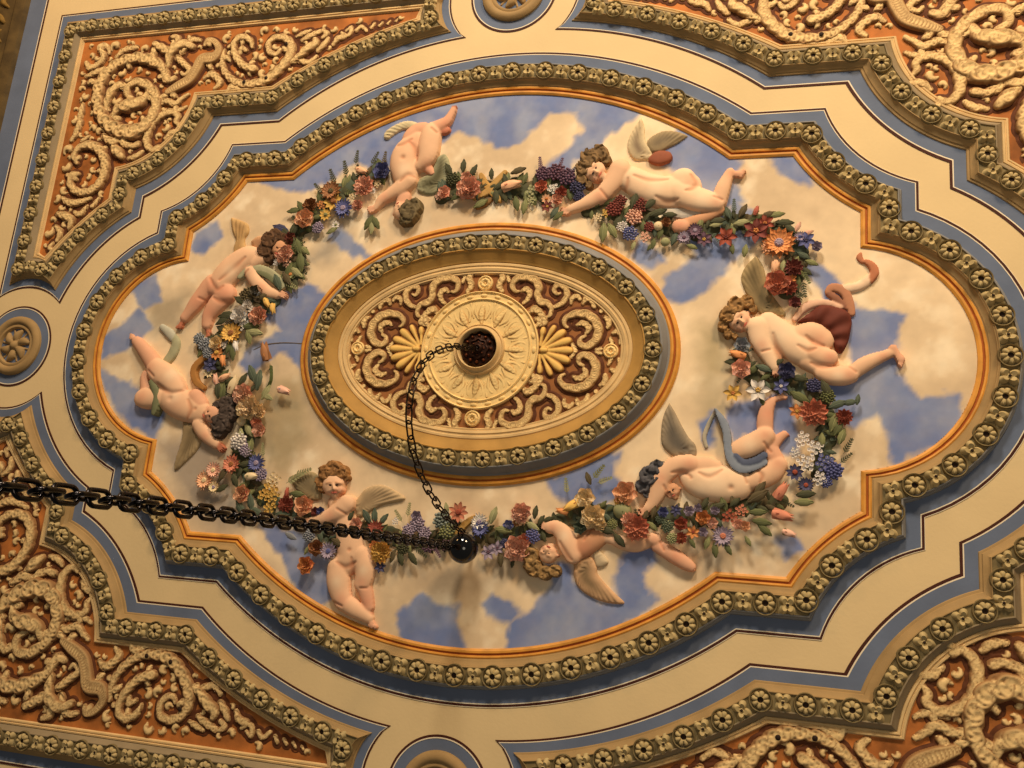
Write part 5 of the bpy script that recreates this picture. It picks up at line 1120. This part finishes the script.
garland('flower swag with tulips and pale peonies down the left, beside the plump cherub\'s dark hair',
 [(222,340),(214,356),(214,372),(228,384),(244,400),(248,420),(246,440),(240,456)],
 [(265,352,10,'tulip','br','og',-100),(233,385,10,'tulip','cr','br',-65),(224,377,7,'tulip','pc','co',-20),(215,379,6,'tulip','pk','og',-100),(249,408,12,'peony','cr','pk'),(243,395,10,'peony','pk','cr'),(258,412,8,'peony','cr','pc'),(240,421,4.5,'fruit','cr','yl'),(259,430,7,'rose','pk','br'),(256,422,6,'rose','co','br'),(238,441,9,'cluster','wh','lv'),(245,450,7,'cluster','lv','wh'),
  (210,365,8,'star','db','bl'),(216,352,7,'daisy','og','yl'),(207,352,6,'cluster','bg','db'),(222,360,6,'tulip','og','yl',80),(208,372,5,'daisy','cr','g3'),(283,390,8,'tulip','pk','lv',20)],
 extra=[(252,374,10,'leaf','g6',70),(258,380,10,'leaf','g6',100),(242,380,8,'leaf','g1',-60),(217,390,8,'leaf','g1',-90),(222,392,8,'leaf','g2',-80),(265,392,8,'leaf','g4',120),(266,396,7,'leaf','g4',-150),(240,436,8,'leaf','g4',90),(250,446,8,'leaf','g3',-80),(248,430,8,'leaf','g4',60),(262,450,7,'frond','g4',-90),(252,388,5,'leaf','g1',-50)],
 ribbons=[([(214,354,3),(203,360,4),(195,370,4.5),(197,382,4),(204,388,3)],(190,132,68)),([(271,366,.9),(271,380,.9),(266,390,.9)],(90,104,62))], nleaf=22, base=.014, width=9)
garland('flower swag with a golden daisy, below the cherub seen from behind',
 [(276,300),(262,306),(250,312),(238,322),(228,334),(214,342),(204,346)],
 [(231,333,10.5,'dahlia','yl','br'),(240,315,8.5,'rose','wh','bg'),(243,324,6,'florets','wh','g3'),(247,304,5,'rose','wh'),(258,316,9,'peony','pk','og'),(252,310,5,'florets','wh','cr'),(266,302,6,'tulip','yl','g3',60),(272,308,6,'tulip','yl','cr',80),(216,343,7,'rose','cr','yl'),(204,344,7,'cluster','bg','db'),(198,338,6,'cluster','bg','g6'),(235,345,6,'tulip','wh','g3',80),(246,295,8,'cluster','g5','g1'),(255,292,7,'rose','g5','bg'),(230,322,6,'cluster','g5','bg'),(225,344,5,'florets','wh','yl')],
 extra=[(226,315,9,'leaf','g1',170),(222,320,8,'leaf','g1',150),(250,326,9,'leaf','g2',0),(254,332,9,'leaf','g4',10),(248,336,8,'leaf','g3',80),(232,352,8,'leaf','g2',90),(228,346,7,'leaf','g2',110),(240,300,8,'leaf','g1',-150),(262,296,7,'leaf','g5',-30),(277,282,9,'leaf','g6',70),(286,278,8,'leaf','g5',60)], nleaf=22, base=.012, width=9)
garland('leafy flower wreath curling round the bent head of the left cherub',
 [(292,240),(298,252),(298,264),(294,276),(286,284)],
 [(290,238,6,'rose','dr','br'),(286,262,5,'florets','pk','wh'),(280,258,4.5,'florets','pk','cr'),(290,274,6,'aster','g3','og'),(276,262,4,'florets','wh')],
 extra=[(297,246,10,'leaf','g2',70),(300,262,10,'leaf','g2',85),(294,228,9,'leaf','g1',-60),(284,232,9,'leaf','g1',-130),(280,228,9,'leaf','db',-160),(288,270,8,'leaf','g2',110),(296,272,8,'leaf','g4',40),(290,284,8,'frond','g4',30),(304,250,7,'leaf','g3',40)], nleaf=12, base=.011, width=6)
# ================================================================ chains and the black ball
def link_data(name, Lh, Wh, rw, m, nseg=20, nr=8):
    """one stadium link: half length Lh, half width Wh, wire radius rw (metres), lying along x in the xy plane"""
    path = []
    for k in range(nseg):
        a = 2*math.pi*k/nseg; c, s = math.cos(a), math.sin(a); path.append((math.copysign(Lh-Wh, c)*(1 if abs(c) > 1e-6 else 0)+Wh*c, Wh*s))
    V = []; F_ = []
    for k in range(nseg):
        p0 = path[k-1]; p2 = path[(k+1) % nseg]; tx, ty = p2[0]-p0[0], p2[1]-p0[1]; q = math.hypot(tx, ty); nx, ny = ty/q, -tx/q
        for j in range(nr):
            b = 2*math.pi*j/nr; V.append((path[k][0]+nx*rw*math.cos(b), path[k][1]+ny*rw*math.cos(b), rw*math.sin(b)))
    for k in range(nseg):
        for j in range(nr):
            a = k*nr+j; b = k*nr+(j+1) % nr; c = ((k+1) % nseg)*nr+(j+1) % nr; d = ((k+1) % nseg)*nr+j; F_.append((a, b, c, d))
    me = bpy.data.meshes.new(name); me.from_pydata(V, [], F_); me.materials.append(m)
    me.polygons.foreach_set('use_smooth', np.ones(len(me.polygons), dtype=bool)); me.update(); return me
def chain(root, me, pts, pitch, roll0=0., up=Vector((0, 0, 1)), name='link'):
    """links every 'pitch' metres along the polyline pts (world), alternate links turned a quarter"""
    P = [Vector(p) for p in pts]; d = [0.]
    for a, b in zip(P, P[1:]): d.append(d[-1]+(b-a).length)
    n = int(d[-1]/pitch)
    for k in range(n+1):
        s = min(k*pitch+pitch*.5, d[-1]-1e-4); i = max(j for j in range(len(d)) if d[j] <= s); i = min(i, len(P)-2)
        t = (s-d[i])/(d[i+1]-d[i]); p = P[i].lerp(P[i+1], t); x = (P[i+1]-P[i]).normalized()
        y = up.cross(x)
        if y.length < .2: y = Vector((0, 1, 0)).cross(x)
        y.normalize(); z = x.cross(y); r = roll0+(math.pi/2 if k % 2 else 0)+rnd.uniform(-.08, .08)
        y2 = y*math.cos(r)+z*math.sin(r); z2 = x.cross(y2)
        o = bpy.data.objects.new(name, me); C.objects.link(o); o.parent = root
        M = Matrix((x, y2, z2)).transposed().to_4x4(); M.translation = p-root.location; o.matrix_local = M
BH = .062; bu, bv = U(463, 548, BH)
ball = thing('black_ball', 'glossy black ball hanging just under the ceiling where both chains meet', 'ball', (bu, bv, BH))
def lathe(name, prof, m, parent, n=40, loc=None):
    V = []; F_ = []
    for r, z in prof:
        for i in range(n): a = 2*math.pi*i/n; V.append((r*math.cos(a), r*math.sin(a), z))
    for k in range(len(prof)-1):
        for i in range(n): a = k*n+i; b = k*n+(i+1) % n; F_.append((a, a+n, b+n, b))
    me = bpy.data.meshes.new(name); me.from_pydata(V, [], F_); me.materials.append(m)
    me.polygons.foreach_set('use_smooth', np.ones(len(me.polygons), dtype=bool)); me.set_sharp_from_angle(angle=math.radians(50)); me.update()
    o = bpy.data.objects.new(name, me); C.objects.link(o); o.parent = parent
    if loc is not None: o.location = Vector(loc)-parent.location
    return o
RB = .0315*S
lathe('globe', [(max(RB*math.sin(math.pi*k/24), .0005), RB*math.cos(math.pi*k/24)) for k in range(25)], BALLM, ball)
lathe('ceiling_stem', [(.0005, RB*.9), (.018, RB*.92), (.012, RB*1.12), (.010, RB*1.6), (.016, BH*S-.012), (.030, BH*S-.008), (.030, BH*S-.003), (.0005, BH*S-.003)], IRON, ball)
lathe('bottom_ring', [(.0005, -RB*1.10), (.010, -RB*1.08), (.014, -RB*.98), (.020, -RB*.92), (.0005, -RB*.85)], IRON, ball)
# swag chain: a hanging curve from the canopy hook to the ball
sw = thing('hanging_swag_chain', 'thin slack chain looping from the centre canopy down to the black ball', 'chain', (CX, CY, .03), None)
a0 = Vector(Wd(CX, CY-.004, .026)); a1 = Vector(Wd(bu-.004, bv+.030, BH+.006)); sag = .372*S
pts = []
ctrl = 4.6
for k in range(61):
    t = k/60; p = a0.lerp(a1, t); c = (math.cosh(ctrl*(t-.5))-math.cosh(ctrl*.5))/(1-math.cosh(ctrl*.5)); p.z = (a0.z+(a1.z-a0.z)*t)-(sag-.03*S)*c; pts.append(p)
chain(sw, link_data('link', .0400, .0160, .0038, IRON), pts, .0640, .4, Vector((1, 0, 0)))
# heavy chain: hangs from the ball down past the left edge of the picture
hv = thing('hanging_chain', 'heavy blackened steel chain hanging from the black ball and leaving at the left edge', 'chain', (bu, bv, BH))
b0 = Vector(Wd(bu-.012, bv, BH+.034))
# direction: plumb within a degree and a half
def ray_at(x, y, drop): u, v = U(x, y, drop); return Vector(Wd(u, v, drop))
import itertools
best = min(((abs(U(0, 487, s)[0]-bu), s) for s in np.linspace(.6, 1.6, 400)))[1]
b1 = ray_at(0, 487, best); dr = (b1-b0); b2 = b0+dr*1.10
mid = b0.lerp(b2, .5)+Vector((0, -.006, 0))
chain(hv, link_data('link', .0360, .0188, .0056, STEEL, 24), [b0, b0.lerp(b2, .25)+Vector((0, -.004, 0)), mid, b0.lerp(b2, .75)+Vector((0, -.004, 0)), b2], .0500, .28, Vector((0, 1, 0)))
print('heavy', best, [tuple(round(c, 3) for c in v) for v in (b0, b1)])
# ================================================================ camera, light, world
cd = bpy.data.cameras.new('camera'); co = bpy.data.objects.new('camera', cd); C.objects.link(co)
cd.sensor_fit = 'HORIZONTAL'; cd.sensor_width = 36; cd.lens = 36*F_PX/1024
ex, ey, ez = R3[0], R3[1], R3[2]                 # camera axes in (u, -v, up) space
Mx = Matrix(((ex[0], -ey[0], -ez[0], CAM[0]*S), (ex[1], -ey[1], -ez[1], CAM[1]*S), (ex[2], -ey[2], -ez[2], ZC+CAM[2]*S), (0, 0, 0, 1)))
co.matrix_world = Mx; cd.clip_end = 60; bpy.context.scene.camera = co
def area(name, loc, target, size, power, rgb):
    l = bpy.data.lights.new(name, 'AREA'); l.shape = 'DISK'; l.size = size; l.energy = power; l.color = rgb
    o = bpy.data.objects.new(name, l); C.objects.link(o); o.location = loc
    o.rotation_euler = (Vector(target)-Vector(loc)).to_track_quat('-Z', 'Y').to_euler(); return o
area('warm_key', (4.2, -5.9, ZC-4.3), (1.6, -.4, ZC), 1.4, 440, (1., .71, .42))  # added area lamp out of view, warms the upper right
area('rake_key', (.2, -7.2, ZC-5.0), (0.2, .8, ZC), 1.6, 600, (1., .88, .72))  # unseen key lamp, added to rake the relief from the top
area('left_warm_fill', (-4.4, -5.2, ZC-3.6), (-2.2, -1.4, ZC), .8, 95, (1., .56, .22))  # orange lamp put in off frame to warm the upper left
area('bounce_fill', (2.6, 1.4, .5), (1.0, -.2, ZC), 2.0, 40, (1., .86, .68))  # added low lamp, fills the right side like bounced light
w = bpy.data.worlds.new('room_light'); bpy.context.scene.world = w; w.use_nodes = True
w.node_tree.nodes['Background'].inputs[0].default_value = (1., .90, .78, 1); w.node_tree.nodes['Background'].inputs[1].default_value = .11
vs = bpy.context.scene.view_settings; vs.view_transform = 'Standard'; vs.look = 'None'; vs.gamma = 1; vs.use_curve_mapping = False; vs.exposure = -.17
